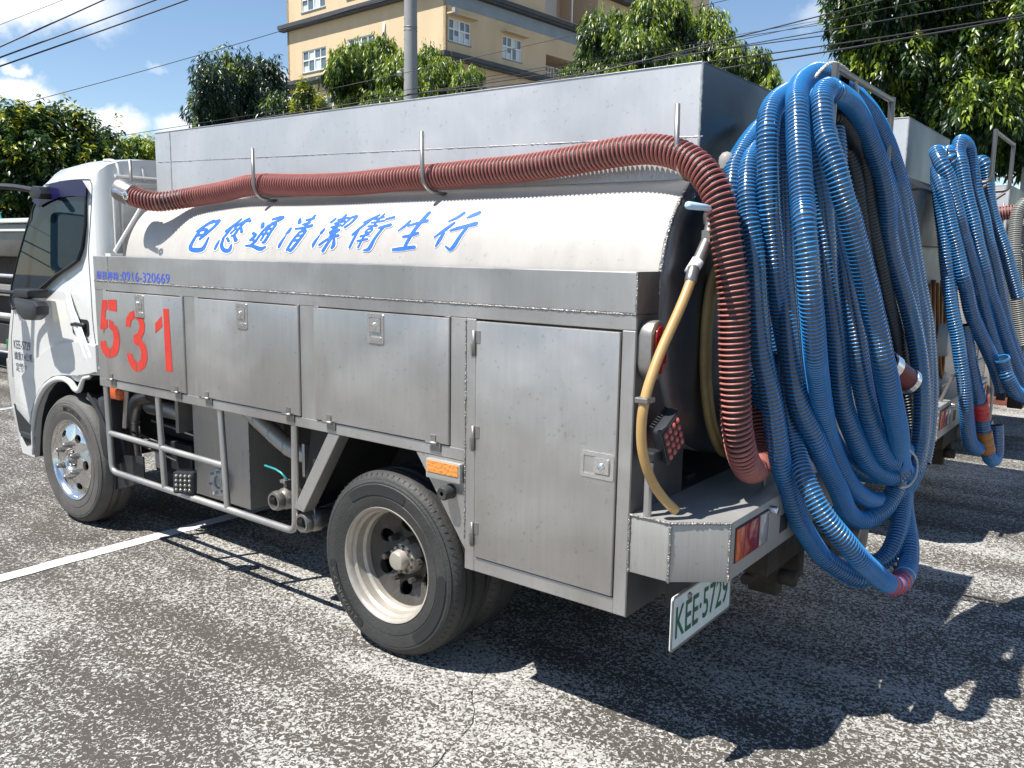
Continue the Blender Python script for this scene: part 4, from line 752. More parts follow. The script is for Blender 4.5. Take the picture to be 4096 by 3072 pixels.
    def mk_wheel(c, flip=1, outer=True):
        w_ = empty_part('wheel', c, T)
        ty = tyre(w_, c)
        bands = ((R(188), R(246)), (R(68), R(128)), (R(-58), R(6)))
        for a0_, a1_ in bands:
            bm = B(); pr = None
            for q in range(25):
                a = a0_+(a1_-a0_)*q/24; r0_, r1_ = (.292, .332) if 0 < q < 24 else (.300, .324); cur = [bm.verts.new((c[0]+rr_*math.cos(a), c[1]-.0086+(-.0008 if rr_ < .31 else 0), c[2]+rr_*math.sin(a))) for rr_ in (r0_, .312, r1_)]
                if pr:
                    for m_ in (0, 1): bm.faces.new((pr[m_], pr[m_+1], cur[m_+1], cur[m_]))
                pr = cur
            obj('tyre_band', bm, 'rubber_black', ty)
        arc_text(ty, '215/75R17.5', c, c[1]-.0106, .302, .322, R(217), R(46), mt='rubber_worn', bold=.02)
        bm = B(); lathe(bm, [(.232, .012), (.241, .006), (.2385, -.001), (.2325, .002), (.226, .010), (.2235, .030), (.213, .040), (.211, .075), (.201, .085), (.1985, .14), (.212, .15), (.212, .19)], c, n=72)
        rim = obj('rim', bm, 'wheel_paint', w_, smooth='auto')
        holes = [circ2(.135*math.cos(a), .135*math.sin(a), .029, 12, ry=.034, rot=a) for a in (R(28+60*k) for k in range(6))]
        bm = B(); holed(bm, circ2(0, 0, .1987, 48), holes+[circ2(0, 0, .07, 24)], lambda u, v, d: Vector((c[0]+u, c[1]+.128+.020*math.cos(min(1, (math.hypot(u, v)-.07)/.128)*math.pi)+d, c[2]+v)), thick=.012)
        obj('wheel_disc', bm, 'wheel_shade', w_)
        bm = B(); lathe(bm, [(.070, .152), (.068, .112), (.062, .100), (.044, .098), (.040, .066), (.034, .058), (.0001, .056)], c, n=30); hub = obj('hub', bm, 'wheel_paint', w_, smooth='auto')
        for k in range(10):
            a = k*math.pi/5+.2; bm = B(); lathe(bm, [(.0001, .086), (.0075, .086), (.0085, .100)], (c[0]+.054*math.cos(a), c[1], c[2]+.054*math.sin(a)), n=6, smooth=False); obj('bolt', bm, 'cast_steel', hub)
        for k in range(6):
            a = k*math.pi/3+.1; bm = B(); lathe(bm, [(.0001, .085), (.012, .085), (.015, .105), (.015, .13)], (c[0]+.096*math.cos(a), c[1], c[2]+.096*math.sin(a)), n=6, smooth=False); obj('wheel_nut', bm, 'wheel_shade', hub)
        return w_
    def empty_part(nm, c, par):
        o = bpy.data.objects.new(nm, None); COL.objects.link(o); o.parent = par; o.location = Vector(c)-wloc(par); return o
    mk_wheel(c)
    for y in (.255, 1.39, 1.625):
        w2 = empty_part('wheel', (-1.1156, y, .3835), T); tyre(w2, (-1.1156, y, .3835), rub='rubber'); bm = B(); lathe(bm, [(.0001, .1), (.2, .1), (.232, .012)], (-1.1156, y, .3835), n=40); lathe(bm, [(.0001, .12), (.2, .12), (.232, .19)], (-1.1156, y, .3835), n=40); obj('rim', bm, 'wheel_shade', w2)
    # front
    for y, vis in ((.05, True), (1.595, False)):
        c = (-3.7857, y, .3835); w_ = empty_part('wheel', c, T); ty = tyre(w_, c, rub='rubber_worn')
        if not vis:
            bm = B(); lathe(bm, [(.0001, .15), (.2, .15), (.232, .19)], c, n=40); lathe(bm, [(.0001, .10), (.2, .1), (.232, .012)], c, n=40); obj('rim', bm, 'wheel_shade', w_); continue
        arc_text(ty, 'MICHELIN', c, c[1]-.0095, .296, .326, R(78), R(38))
        bm = B(); lathe(bm, [(.232, .012), (.241, .006), (.2385, -.002), (.2325, .001), (.2265, .012), (.221, .022), (.214, .026)], c, n=72); obj('rim', bm, 'chrome', w_, smooth='auto')
        holes = [circ2(.166*math.cos(a), .166*math.sin(a), .021, 12, ry=.030, rot=a) for a in (R(-3+60*k) for k in range(6))]
        def fy(r): return .026-.030*math.sin(min(1, (.214-r)/.09)*math.pi/2)+.030*max(0, (.075-r)/.03)
        bm = B(); inner = [circ2(0, 0, .062, 28)]
        # radial rings give the disc its bulge
        holed(bm, circ2(0, 0, .2145, 56), holes+[circ2(0, 0, .118, 40)], lambda u, v, d: Vector((c[0]+u, c[1]+fy(math.hypot(u, v))+d, c[2]+v)), thick=.02)
        bm2 = B(); lathe(bm2, [(.118, fy(.118)), (.105, -.0045), (.09, -.004), (.078, -.003), (.068, .004), (.062, .02), (.058, .05)], c, n=48)
        obj('wheel_disc', bm, 'chrome', w_); hb = obj('wheel_hub', bm2, 'chrome', w_, smooth=True)
        bm = B(); lathe(bm, [(.0001, .052), (.062, .052)], c, n=24); obj('hub_recess', bm, 'rubber_black', w_)
        bm = B(); lathe(bm, [(.0001, -.012), (.018, -.008), (.028, .004), (.032, .02), (.032, .05)], c, n=24); obj('hub_cap', bm, 'cast_steel', w_, smooth=True)
        for k in range(6):
            a = k*math.pi/3+.45; q = (c[0]+.098*math.cos(a), c[1]-.004, c[2]+.098*math.sin(a)); bm = B(); lathe(bm, [(.0001, -.036), (.013, -.036), (.0155, -.032), (.0155, -.010), (.022, -.008), (.022, 0)], q, n=6, smooth=False); lathe(bm, [(.0001, -.040), (.010, -.039), (.010, -.03)], q, n=10); obj('wheel_nut', bm, 'cast_steel', hb)
    # ---- cab
    prof = [(-3.40,.925),(-3.40,1.95),(-3.42,2.0),(-3.50,2.012),(-3.70,2.012),(-3.90,1.998),(-4.03,1.962),(-4.10,1.88),(-4.19,1.77),(-4.28,1.645),(-4.36,1.53),(-4.44,1.40),(-4.50,1.27),(-4.55,1.15),(-4.60,1.0),(-4.625,.88),(-4.63,.76),(-4.61,.62),(-4.56,.45),(-4.50,.31),(-4.335,.306),(-4.30,.45),(-4.268,.56),(-4.22,.65),(-4.15,.735),(-4.07,.795),(-3.98,.84),(-3.88,.862),(-3.78,.866),(-3.70,.858),(-3.63,.875),(-3.56,.912)]
    NP = len(prof)
    st = [(.080, 0, 0, 0), (.092, .022, .018, .018), (.112, .048, .034, .034), (.15, .078, .055, .048), (.22, .103, .078, .055), (.36, .122, .105, .058), (.6, .132, .13, .06), (.925, .136, .14, .06)]
    st = st+[(1.85-a, b, c_2, d) for a, b, c_2, d in st[-2::-1]]
    def cabpt(k, s_i):
        x, z = prof[k]; y, dr, dfz, dre = st[s_i]
        if z > 1.93: z += dr*min(1, (z-1.93)/.07)
        if x < -4.0 and 5 < k < 20: x -= dfz*min(1, (-4.0-x)/.12)*(1 if z > .4 else .7)
        if k <= 2: x += dre
        return (x, y, z)
    bm = B(); grid = [[bm.verts.new(cabpt(k, s_i)) for k in range(NP)] for s_i in range(len(st))]
    for s_i in range(len(st)-1):
        for k in range(NP):
            k2 = (k+1) % NP
            if 20 <= k < NP-1 or k == NP-1:      # wheel arch and floor: dark liner
                f = bm.faces.new((grid[s_i][k], grid[s_i][k2], grid[s_i+1][k2], grid[s_i+1][k])); f.material_index = 1 if s_i > 1 else 0
            else: f = bm.faces.new((grid[s_i][k], grid[s_i][k2], grid[s_i+1][k2], grid[s_i+1][k]))
            f.smooth = True
    for s_i in (0, len(st)-1):
        f = bm.faces.new(grid[s_i]); bmesh.ops.triangulate(bm, faces=[f])
    cab = obj('cab', bm, ['white_paint', 'black_plastic'], T, smooth='auto')
    # windscreen following the front
    bm = B(); gg = []
    for s_i in range(2, len(st)-2):
        row = []
        for k in range(7, 14): x, y, z = cabpt(k, s_i); row.append(bm.verts.new((x-.006, y, z+.003)))
        gg.append(row)
    for a in range(len(gg)-1):
        for k in range(6): f = bm.faces.new((gg[a][k], gg[a][k+1], gg[a+1][k+1], gg[a+1][k])); f.smooth = True
    obj('windscreen', bm, 'glass_dark', cab)
    # side glass, rubber, visor, pillar
    gl = [(-4.035,1.915),(-3.90,1.965),(-3.73,1.985),(-3.50,1.978),(-3.462,1.945),(-3.48,1.86),(-3.492,1.754),(-3.534,1.632),(-3.591,1.559),(-3.70,1.518),(-3.847,1.471),(-4.03,1.392),(-4.211,1.318),(-4.425,1.245),(-4.455,1.29),(-4.42,1.40),(-4.33,1.55),(-4.22,1.705),(-4.12,1.835)]
    bm = B(); prism(bm, gl, 1, .0765, .084)
    for v in bm.verts:
        if v.co.y < .08: v.co.y = .0745-.024*(1.98-v.co.z)/.73
    win = obj('window', bm, 'glass_dark', cab)
    bm = B(); tube(bm, [(a, .0745-.024*(1.98-b)/.73, b) for a, b in gl+gl[:1]], .0065, 6); obj('window_seal', bm, 'rubber_black', win, smooth=True)
    bm = B(); prism(bm, [(-4.12,1.79),(-4.10,1.86),(-4.19,1.765),(-4.30,1.61),(-4.42,1.425),(-4.50,1.265),(-4.475,1.235),(-4.43,1.245),(-4.455,1.29),(-4.42,1.40),(-4.33,1.55),(-4.22,1.705)], 1, .066, .0785); obj('door_pillar', bm, 'rubber_black', cab)
    vz = [(-4.08,1.895),(-3.95,1.965),(-3.73,1.998),(-3.48,1.992),(-3.437,1.955),(-3.447,1.905),(-3.60,1.913),(-3.75,1.910),(-3.90,1.885),(-4.0,1.86)]
    bm = B(); prism(bm, vz, 1, .058, .062); obj('window_visor', bm, 'visor_plastic', cab)
    bm = B(); tube(bm, [(a, .0805, b) for a, b in [(-3.95,1.985),(-3.70,2.000),(-3.46,1.998),(-3.425,1.985),(-3.415,1.94),(-3.455,1.76),(-3.492,1.60),(-3.490,1.41),(-3.487,1.20),(-3.460,1.05),(-3.448,.98)]], .0035, 6, smooth_pts=4)
    tube(bm, [(-3.55, .0805, 1.05), (-3.62, .0805, .93)], .0035, 6); tube(bm, [(-4.47, .0805, 1.26), (-4.545, .0805, 1.05), (-4.56, .0805, .8)], .003, 6); obj('door_seam', bm, 'grey_seam', cab, smooth=True)
    # flared wheel arch panel
    arch_o = [(-3.44,1.095),(-3.60,1.098),(-3.75,1.088),(-3.88,1.065),(-4.0,1.03),(-4.12,.98),(-4.25,.915),(-4.37,.84),(-4.48,.765),(-4.52,.66),(-4.50,.60)]
    arch_i = [(-4.325,.52),(-4.295,.60),(-4.245,.69),(-4.17,.768),(-4.08,.83),(-3.98,.873),(-3.87,.893),(-3.76,.893),(-3.70,.89),(-3.61,.92),(-3.44,.935)]
    bm = B(); prism(bm, arch_o+arch_i, 1, .060, .082, bev=.009); obj('wheel_arch_panel', bm, 'white_paint', cab, smooth='auto')
    lip = [(-4.315,.33),(-4.30,.47),(-4.262,.585),(-4.205,.68),(-4.125,.76),(-4.03,.818),(-3.93,.852),(-3.83,.862),(-3.755,.845),(-3.71,.815),(-3.665,.815),(-3.635,.85),(-3.60,.89),(-3.53,.905)]
    bm = B(); tube(bm, [(a, .066, b) for a, b in lip], [.008, .016, .019, .019, .019, .015, .009], 10, smooth_pts=3); obj('wheel_arch_lip', bm, 'white_paint', cab, smooth=True)
    # step well and bumper corner
    bm = B(); prism(bm, [(-4.57,.625),(-4.31,.60),(-4.325,.40),(-4.43,.37),(-4.52,.45)], 1, .0765, .084); obj('step_well', bm, 'rubber_black', cab)
    bm = B(); box(bm, -4.47, -4.31, .060, .10, .425, .46, bev=.006); obj('cab_step', bm, 'grey_plastic', cab)
    bm = B(); prism(bm, circ2(-4.452, .688, .034, 18, ry=.043), 1, .066, .0785, bev=.004); o = obj('side_lamp', bm, 'orange_lens', cab, smooth='auto')
    bm = B(); box(bm, -4.70, -4.635, .10, .16, .715, .91, bev=.01); obj('corner_lamp', bm, 'lens_clear', cab, smooth='auto')
    # door handle
    bm = B(); prism(bm, rrect(-3.725, -3.535, 1.135, 1.228, .022), 1, .0765, .0815); dh = obj('door_handle', bm, 'rubber_black', cab)
    bm = B(); tube(bm, [(-3.71, .070, 1.192), (-3.64, .062, 1.200), (-3.56, .070, 1.196)], .012, 8, smooth_pts=4); obj('handle_grip', bm, 'black_plastic', cab, smooth=True)
    # creased tape stuck across the door
    bm = B(); Pt = [(-3.80, 1.405), (-3.75, 1.36), (-3.70, 1.28), (-3.64, 1.19), (-3.585, 1.10), (-3.53, 1.02), (-3.47, .945)]; rows = []
    for (a, b), w in zip(Pt, (.03, .035, .042, .045, .048, .05, .05)):
        rows.append([bm.verts.new((a-w*.9+w*1.8*q/4+random.uniform(-.004, .004), .0735-.004*(q % 2)-(.012 if a > -3.73 and a < -3.5 else 0), b-w*.35+w*.7*q/4)) for q in range(5)])
    for a in range(len(rows)-1):
        for q in range(4): bm.faces.new((rows[a][q], rows[a][q+1], rows[a+1][q+1], rows[a+1][q]))
    obj('door_tape', bm, 'tape_white', cab)
    for body, x0_, x1_, z0_, z1_ in (('KEE-5729', -4.515, -4.285, .990, 1.045), ('總重7.4公噸', -4.515, -4.262, .918, .972), ('定載 3 人', -4.505, -4.285, .845, .902)):
        lettering('lettering', body, lambda u, v: (u, .0788, v), 'letter_grey', cab, bold=.01, x0=x0_, x1=x1_, y0=z0_, y1=z1_)
    # ribbed back wall and roof ribs
    bm = B()
    for z in (2.02, 1.985): tube(bm, [(-3.336, .17, z), (-3.336, 1.68, z)], .010, 6)
    for y in (.155, .20): tube(bm, bent([(-3.336, y, 1.0), (-3.336, y, 1.96-(y-.155)), (-3.336, y+.25, 1.975-(y-.155))], .05), .008, 6)
    obj('cab_back_rib', bm, 'white_paint', cab, smooth='auto')
    for y in (.20, .34, .48, .62, .76, .90, 1.04, 1.18, 1.32):
        bm = B(); tube(bm, [(-3.343, y, 2.0), (-3.352, y, 2.06), (-3.40, y, 2.105), (-3.50, y, 2.112)], .009, 6, smooth_pts=3); obj('roof_rib', bm, 'white_paint', cab, smooth=True)
    # mirrors
    bm = B(); prism(bm, [(-4.06,1.335),(-3.79,1.325),(-3.765,1.30),(-3.775,1.25),(-3.85,1.215),(-3.95,1.212),(-4.03,1.25)], 1, -.10, -.02, bev=.018); lm = obj('kerb_mirror', bm, 'grey_plastic', cab, smooth='auto')
    bm = B(); prism(bm, rrect(-4.11, -3.93, 1.335, 1.385, .015), 1, -.07, .05, bev=.008); tube(bm, [(-4.08, -.01, 1.36), (-4.25, -.06, 1.36), (-4.36, -.18, 1.39), (-4.50, -.34, 1.50)], .013, 8, smooth_pts=4); obj('mirror_arm', bm, 'black_plastic', lm, smooth='auto')
    bm = B(); prism(bm, [(-3.93,1.975),(-3.86,1.965),(-3.84,1.93),(-3.87,1.90),(-3.96,1.91),(-4.0,1.95)], 1, .0, .075, bev=.006); tube(bm, [(-3.92, .03, 1.945), (-4.15, -.05, 1.975), (-4.36, -.22, 1.96), (-4.52, -.36, 1.90)], .017, 8, smooth_pts=4); obj('mirror_bracket', bm, 'black_plastic', cab, smooth='auto')
    bm = B(); prism(bm, rrect(-.46, -.24, 1.50, 1.88, .04), 0, -4.58, -4.50, bev=.015); mh = obj('wing_mirror', bm, 'black_plastic', cab, smooth='auto')
    bm = B(); prism(bm, rrect(-.445, -.255, 1.515, 1.865, .03), 0, -4.499, -4.495); obj('mirror_glass', bm, 'chrome', mh)
    # plastic splash guard behind the front wheel, flap, repeater lamp
    bm = B(); c = (-3.7857, .06, .3835); lathe(bm, [(.455, .0), (.445, .01), (.445, .08), (.455, .09)], c, n=14, a0=R(5), a1=R(62)); lathe(bm, [(.455, .0), (.49, .0)], c, n=14, a0=R(5), a1=R(62)); box(bm, -3.47, -3.38, .065, .18, .45, .80, bev=.02); obj('splash_guard', bm, 'grey_plastic', T, smooth='auto')
    bm = B(); prism(bm, [(-3.44,.455),(-3.43,.25),(-3.10,.355),(-3.10,.50)], 1, .12, .128); obj('mud_flap', bm, 'black_plastic', T)
    bm = B(); tube(bm, [(-3.20, .10, .86), (-3.28, .12, .64)], .013, 8); obj('stay_rod', bm, 'steel', T, smooth='auto')
    bm = B(); prism(bm, [(-3.385,.862),(-3.215,.862),(-3.215,.815),(-3.24,.80),(-3.34,.80),(-3.375,.82)], 1, .075, .12, bev=.012); obj('repeater_lamp', bm, 'orange_lens', T, smooth='auto')
    return T, first_door, tank, tb, rack, pl_
def children(o): return [c for c in bpy.data.objects if c.parent == o]
truck, first_door, tank, top_box, rack, plate = make_truck('tanker trucks parked in a row')
# phone line on the trough of the first truck
trough = [c for c in children(truck) if c.name.startswith('side_trough')][0]
lettering('lettering', '服務專線', lambda u, v: (u, -.0012, v), 'phone_blue', trough, bold=.003, x0=-3.262, x1=-3.035, y0=1.467, y1=1.510)
lettering('lettering', ':0916-320669', lambda u, v: (u, -.0012, v), 'phone_blue', trough, bold=.004, x0=-3.018, x1=-2.560, y0=1.466, y1=1.514)

KIDS = {}
for o in bpy.data.objects:
    if o.parent: KIDS.setdefault(o.parent.name, []).append(o)
def copy_tree(o, parent=None, skip=()):
    c = o.copy(); COL.objects.link(c); c.parent = parent
    for ch in KIDS.get(o.name, []):
        if ch.name.split('.')[0] in skip or ch in SKIPOBJ: continue
        copy_tree(ch, c, skip)
    return c
SKIPOBJ = {plate}
t2 = copy_tree(truck, skip=('lettering', 'ball_valve', 'pipe_wrap', 'stop_lamp', 'work_lamp', 'lamp_post', 'lamp_bracket', 'vent_cap')); t2.location = (truck.location.x+.05, truck.location.y+2.75, -.0)
tag(t2, 'tanker truck behind the big blue hose bundle, its tall top box rising above', 'truck')
t3 = copy_tree(truck, skip=('lettering',)); t3.location = (truck.location.x+.16, truck.location.y+5.5, 0)
tag(t3, 'furthest tanker truck at the right edge with red and grey hoses', 'truck')
for c in t2.children:
    if c.name.startswith('top_box'): s = 1.5; c.scale.z = s; c.location.z = 1.88*(1-s); c.location.x -= .06
    if c.name.startswith('hose_rack'): c.location.z += .13; c.location.y += .05
    if c.name.startswith('locker_door'): c.pop('label', None) if hasattr(c, 'pop') else None
for c in t2.children:
    if 'label' in c: del c['label']
for c in t3.children:
    if 'label' in c: del c['label']

bm = B(); prism(bm, [(.055, 1.72), (.16, 1.72), (.16, 2.02), (.055, 2.10)], 1, 2.765, 3.66); box(bm, .052, .175, 2.76, 3.665, 2.02, 2.026); obj('dark_rear_box', bm, 'steel_shade', t2)  # added dark box covering the brightly reflecting rear, darkness put into its colour
bm = B(); box(bm, .056, .062, 2.765, 4.4, .83, 1.72); obj('dark_void_sheet', bm, 'engine_dark', t2)  # near-black sheet standing in for the dark void below the tank end
bm = B(); tube(bm, [(.36, 2.95, 1.0), (.36, 4.3, 1.0)], .012, 8); tube(bm, [(.30, 3.1, .83), (.36, 3.1, 1.0)], .010, 8); obj('step_rail', bm, 'cast_steel', t2, smooth='auto')
bm = B(); prism(bm, circ2(3.42, 1.16, .05, 16, ry=.10), 0, .20, .26, bev=.006); obj('rear_drum', bm, 'plate_white', t2, smooth='auto')

# ================================================================== HOSES
def mk_hose(key, label, r, pitch, rib_h, wall, rib, group, nseg=14, rib_w=.5, cat='hose', extra=None):
    P = HOSES[key]; lo = min(P, key=lambda q: q[2])
    root = empty('suction_hose', lo, label, cat, group)
    hose(root, 'wall', P, r, pitch, rib_h, wall, rib, nseg, rib_w)
    return root
red = mk_hose('red_hose', 'thick ribbed red hose lying in hooks along the tank and hanging down at its rear', .0430, .0178, .0078, 'red_wall', 'red_rib', 'red suction hoses', nseg=22, rib_w=.38)
# coupling at its front end
c0 = np.array(HOSES['red_hose'][0]); c1 = np.array(HOSES['red_hose'][1]); dv = Vector(c1-c0).normalized()
def along(bm, prof, base, dirv, n=24):
    q = Vector((0, 0, 1)).rotation_difference(dirv); b2 = B(); lathe(b2, prof, (0, 0, 0), ax=2, n=n)
    me = bpy.data.meshes.new('t'); b2.to_mesh(me); b2.free(); me.transform(Matrix.Translation(base) @ q.to_matrix().to_4x4()); bm.from_mesh(me); bpy.data.meshes.remove(me)
bm = B(); along(bm, [(.050, -.055), (.060, -.055), (.062, -.04), (.062, .0), (.058, .01), (.058, .045), (.054, .05), (.048, .05)], Vector(c0), dv)
cpl = obj('coupling', bm, 'cast_steel', red, smooth='auto')
bm = B(); tube(bm, [tuple(Vector(c0)+Vector((-.02, -.066, .01))), tuple(Vector(c0)+Vector((.07, -.072, -.012)))], .010, 8); lathe(bm, [(.012, -.004), (.022, -.003), (.022, .003), (.012, .004)], tuple(Vector(c0)+Vector((.10, -.070, -.02))), n=14); obj('cam_lever', bm, 'chrome', cpl, smooth='auto')
bm = B(); along(bm, [(.0001, -.05), (.05, -.05)], Vector(c0), dv); obj('coupling_bore', bm, 'rubber_black', cpl)

GB = 'blue suction hoses hung over the rack'
BL = {
 'loop_front': 'big blue hose loop at the front of the bundle, arching highest over the rack',
 'loop_second': 'second blue hose loop, just right of the rack post and slanting down to the right',
 'inner_left': 'blue hose strand bending over to the left of the highest loop',
 'inner_left_second': 'thin visible blue strand squeezed between the two left front loops',
 'outer_left': 'leftmost blue hose coming out from behind the red hose',
 'lower_outer': 'blue hose beside the red one, running shaded down to the lowest sag',
 'lower_inner': 'blue hose in the lower sag, brightly lit, ending at the red tape',
 'middle_shade': 'shaded blue hose hanging in the middle of the bundle',
 'middle_lit': 'blue hose with a thin sunlit edge, left of the second loop',
 'back_outer': 'outermost blue hose at the far right side of the bundle',
 'filler_left': 'added filler blue hose closing the shadow behind the two left front loops',  # filler strands added so the bundle casts a more solid shadow
 'filler_middle': 'added filler blue hose closing the shadow between the middle strands',
 'filler_right': 'added filler blue hose closing the shadow just inside the outermost one on the right'}
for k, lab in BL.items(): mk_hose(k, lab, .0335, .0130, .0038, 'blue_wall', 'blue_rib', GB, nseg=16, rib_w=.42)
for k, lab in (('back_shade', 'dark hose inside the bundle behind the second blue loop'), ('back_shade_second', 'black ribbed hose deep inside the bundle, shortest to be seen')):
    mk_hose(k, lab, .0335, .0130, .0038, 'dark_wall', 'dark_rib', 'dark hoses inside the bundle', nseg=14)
GF = 'blue suction hoses on the second truck'
FL = {'far_a': 'leftmost blue hose on the second truck, lit by the sun below its shaded top',
 'far_b': 'blue hose on the second truck crossing the bumper of that truck', 'far_c': 'blue hose on the second truck with its arch leaning left',
 'far_d': 'tallest blue arch on the second truck', 'far_e': 'small blue arch between the tall arch and the left leaning one',
 'far_f': 'blue hose just right of the tallest arch on the second truck', 'far_g': 'short blue arch under the rack of the second truck',
 'far_low': 'blue hose sagging low with red and orange tape on it', }
for k, lab in FL.items(): mk_hose(k, lab, .0375, .0160, .0038, 'blue_wall', 'blue_rib', GF, nseg=14, rib_w=.44)
h = mk_hose('far_open', 'cut off blue hose end with its open mouth pointing up', .0375, .0160, .0038, 'blue_wall', 'blue_rib', GF, nseg=14)
a = Vector(HOSES['far_open'][0]); b_ = Vector(HOSES['far_open'][1]); bm = B(); along(bm, [(.034, .06), (.037, -.002), (.044, -.003), (.045, .008)], a, (b_-a).normalized()); obj('hose_mouth', bm, 'blue_rib', h, smooth='auto')
bm = B(); along(bm, [(.0001, .0), (.036, .0)], a+(b_-a).normalized()*.015, (b_-a).normalized()); obj('hose_bore', bm, 'dark_wall', h)
mk_hose('far_grey', 'grey ribbed hose hanging from the furthest truck', .045, .017, .004, 'grey_wall', 'grey_rib', None, nseg=14)
# second grey one beside it and the red hose of the furthest truck
HOSES['far_grey_b'] = [(x+.02, y+.28, z) for x, y, z in HOSES['far_grey']]
mk_hose('far_grey_b', 'grey ribbed hose cut by the right edge of the picture', .045, .017, .004, 'grey_wall', 'grey_rib', None, nseg=14)
HOSES['red_far'] = [(-2.4, 5.72, 1.93), (-1.6, 5.72, 1.93), (-.8, 5.7, 1.94), (-.3, 5.68, 1.97), (.02, 5.66, 2.0), (.22, 5.66, 2.03), (.42, 5.70, 2.02), (.52, 5.8, 1.9), (.54, 5.9, 1.6), (.52, 6.0, 1.2)]
mk_hose('red_far', 'ribbed red hose on the furthest truck at the right edge', .055, .019, .005, 'red_wall', 'red_rib', 'red suction hoses', nseg=16)

def ring_on(name, parent, p, d, r, w, mt, extra=0):
    bm = B(); along(bm, [(r-.004, -w/2), (r, -w/2+.002), (r+extra, 0), (r, w/2-.002), (r-.004, w/2)], Vector(p), Vector(d).normalized()); return obj(name, bm, mt, parent, smooth=True)
def near(key, t_):
    P = catmull(HOSES[key], 6); i = int(t_*(len(P)-1)); d = P[min(i+1, len(P)-1)]-P[max(0, i-1)]; return P[i], d
li = [o for o in bpy.data.objects if o.get('label') == BL['lower_inner']][0]
for t_ in (.575, .592, .609, .626, .643):
    p, d = near('lower_inner', t_); ring_on('red_tape', li, p, d, .0365, .032, 'red_tape', .002)
p, d = near('lower_inner', .67); ring_on('cord_tie', li, p, d, .037, .010, 'rope')
lw = [o for o in bpy.data.objects if o.get('label') == FL['far_low']][0]
for t_ in (.36, .39, .42): p, d = near('far_low', t_); ring_on('red_tape', lw, p, d, .047, .05, 'red_tape')
for t_ in (.52, .555, .59): p, d = near('far_low', t_); ring_on('orange_tape', lw, p, d, .0465, .06, 'orange_rubber')

# clear yellow drain hose
P = HOSES['yellow_hose']; yh = empty('drain_hose', min(P, key=lambda q: q[2]), 'thin yellowed rubber hose hanging from the valve down onto the bumper', 'hose')
bm = B(); tube(bm, P, .0155, 16, smooth_pts=4); tb_ = obj('hose_tube', bm, 'yellow_rubber', yh, smooth='auto')
bm = B(); v0 = Vector(P[0]); v1 = Vector(P[1]); along(bm, [(.0165, 0), (.019, .004), (.019, .05), (.0165, .055)], v0, (v1-v0).normalized()); obj('hose_clamp', bm, 'cast_steel', yh, smooth='auto')
p, d = near('yellow_hose', .50); bm = B(); box(bm, p[0]-.022, p[0]+.022, p[1]-.026, p[1]+.026, p[2]-.009, p[2]+.009, bev=.004); obj('pipe_clip', bm, 'cast_steel', yh)
ych = empty('hose_coil', (.10, .62, 1.0), 'yellow hose, shade put into its colour, hanging in a narrow loop half hidden behind the red hose', 'hose')
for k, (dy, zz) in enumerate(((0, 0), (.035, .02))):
    bm = B(); tube(bm, [(.09, .44+dy, 1.66-zz), (.075, .385+dy, 1.60-zz), (.065, .36+dy, 1.50), (.062, .355+dy, 1.35), (.065, .37+dy, 1.2), (.075, .41+dy, 1.06), (.09, .48+dy, .96), (.11, .58+dy, .93)], .013, 10, smooth_pts=5); obj('hose_turn', bm, 'yellow_rubber_shaded', ych, smooth=True)
# ropes
def rope(label, pts, r=.0065, strands=True):
    root = empty('rope', min(pts, key=lambda q: q[2]), label, 'rope')
    P, L = resample(catmull(pts, 6), .006); T_, U_, V_ = frames(P)
    for s_ in range(3):
        bm = B(); Q = []
        for i in range(len(P)):
            a = i*.006/.034*2*math.pi+s_*2*math.pi/3; Q.append(P[i]+r*.55*(math.cos(a)*U_[i]+math.sin(a)*V_[i]))
        tube(bm, Q[::2], r*.62, 6); obj('strand', bm, 'rope', root, smooth=True)
    return root
rope('pale twisted rope tied over the top of the blue hose loops', [(.20, .50, 2.14), (.27, .60, 2.205), (.30, .66, 2.262), (.315, .72, 2.285), (.335, .80, 2.27), (.355, .84, 2.23), (.36, .85, 2.18)])
rope('short rope tie round the hoses near the bottom of the bundle', [(.52, 1.13, .925), (.545, 1.15, .925), (.563, 1.19, .905), (.577, 1.21, .878), (.583, 1.21, .844), (.586, 1.17, .813), (.575, 1.12, .79), (.55, 1.08, .785)], .005)
rope('white and black rope end hanging beside the taped hose', [(.40, 3.85, 1.02), (.43, 3.88, .95), (.45, 3.92, .80), (.45, 3.94, .60), (.445, 3.96, .42), (.44, 3.96, .33)], .010)
# coupling half hidden among the blue hoses
p = Vector((.50, 1.12, 1.22)); cp = empty('hose_coupling', p, 'dark red hose end with a steel cam coupling stuck through the bundle', 'coupling')
bm = B(); along(bm, [(.0001, -.05), (.044, -.05), (.046, -.02), (.046, .08), (.0001, .08)], p, Vector((.45, .85, -.55)).normalized()); obj('hose_stub', bm, 'maroon', cp, smooth='auto')
bm = B(); along(bm, [(.047, .06), (.051, .062), (.051, .084), (.047, .086)], p, Vector((.45, .85, -.55)).normalized()); along(bm, [(.047, -.07), (.053, -.068), (.053, -.03), (.047, -.028)], p, Vector((.45, .85, -.55)).normalized()); obj('coupling_ring', bm, 'chrome', cp, smooth='auto')
# chain
ch = empty('chain', (.33, 1.52, .12), 'short dark chain dangling below the blue hoses', 'chain')
for k in range(7):
    bm = B(); z = .40-.030*k; P = [(.47+(0 if k % 2 else .010*math.cos(a)), 1.52+(.010*math.cos(a) if k % 2 else 0), z+.019*math.sin(a)) for a in np.linspace(0, 2*math.pi, 14)]
    tube(bm, P, .0038, 6, cap=False); obj('chain_link', bm, 'chassis', ch, smooth=True)
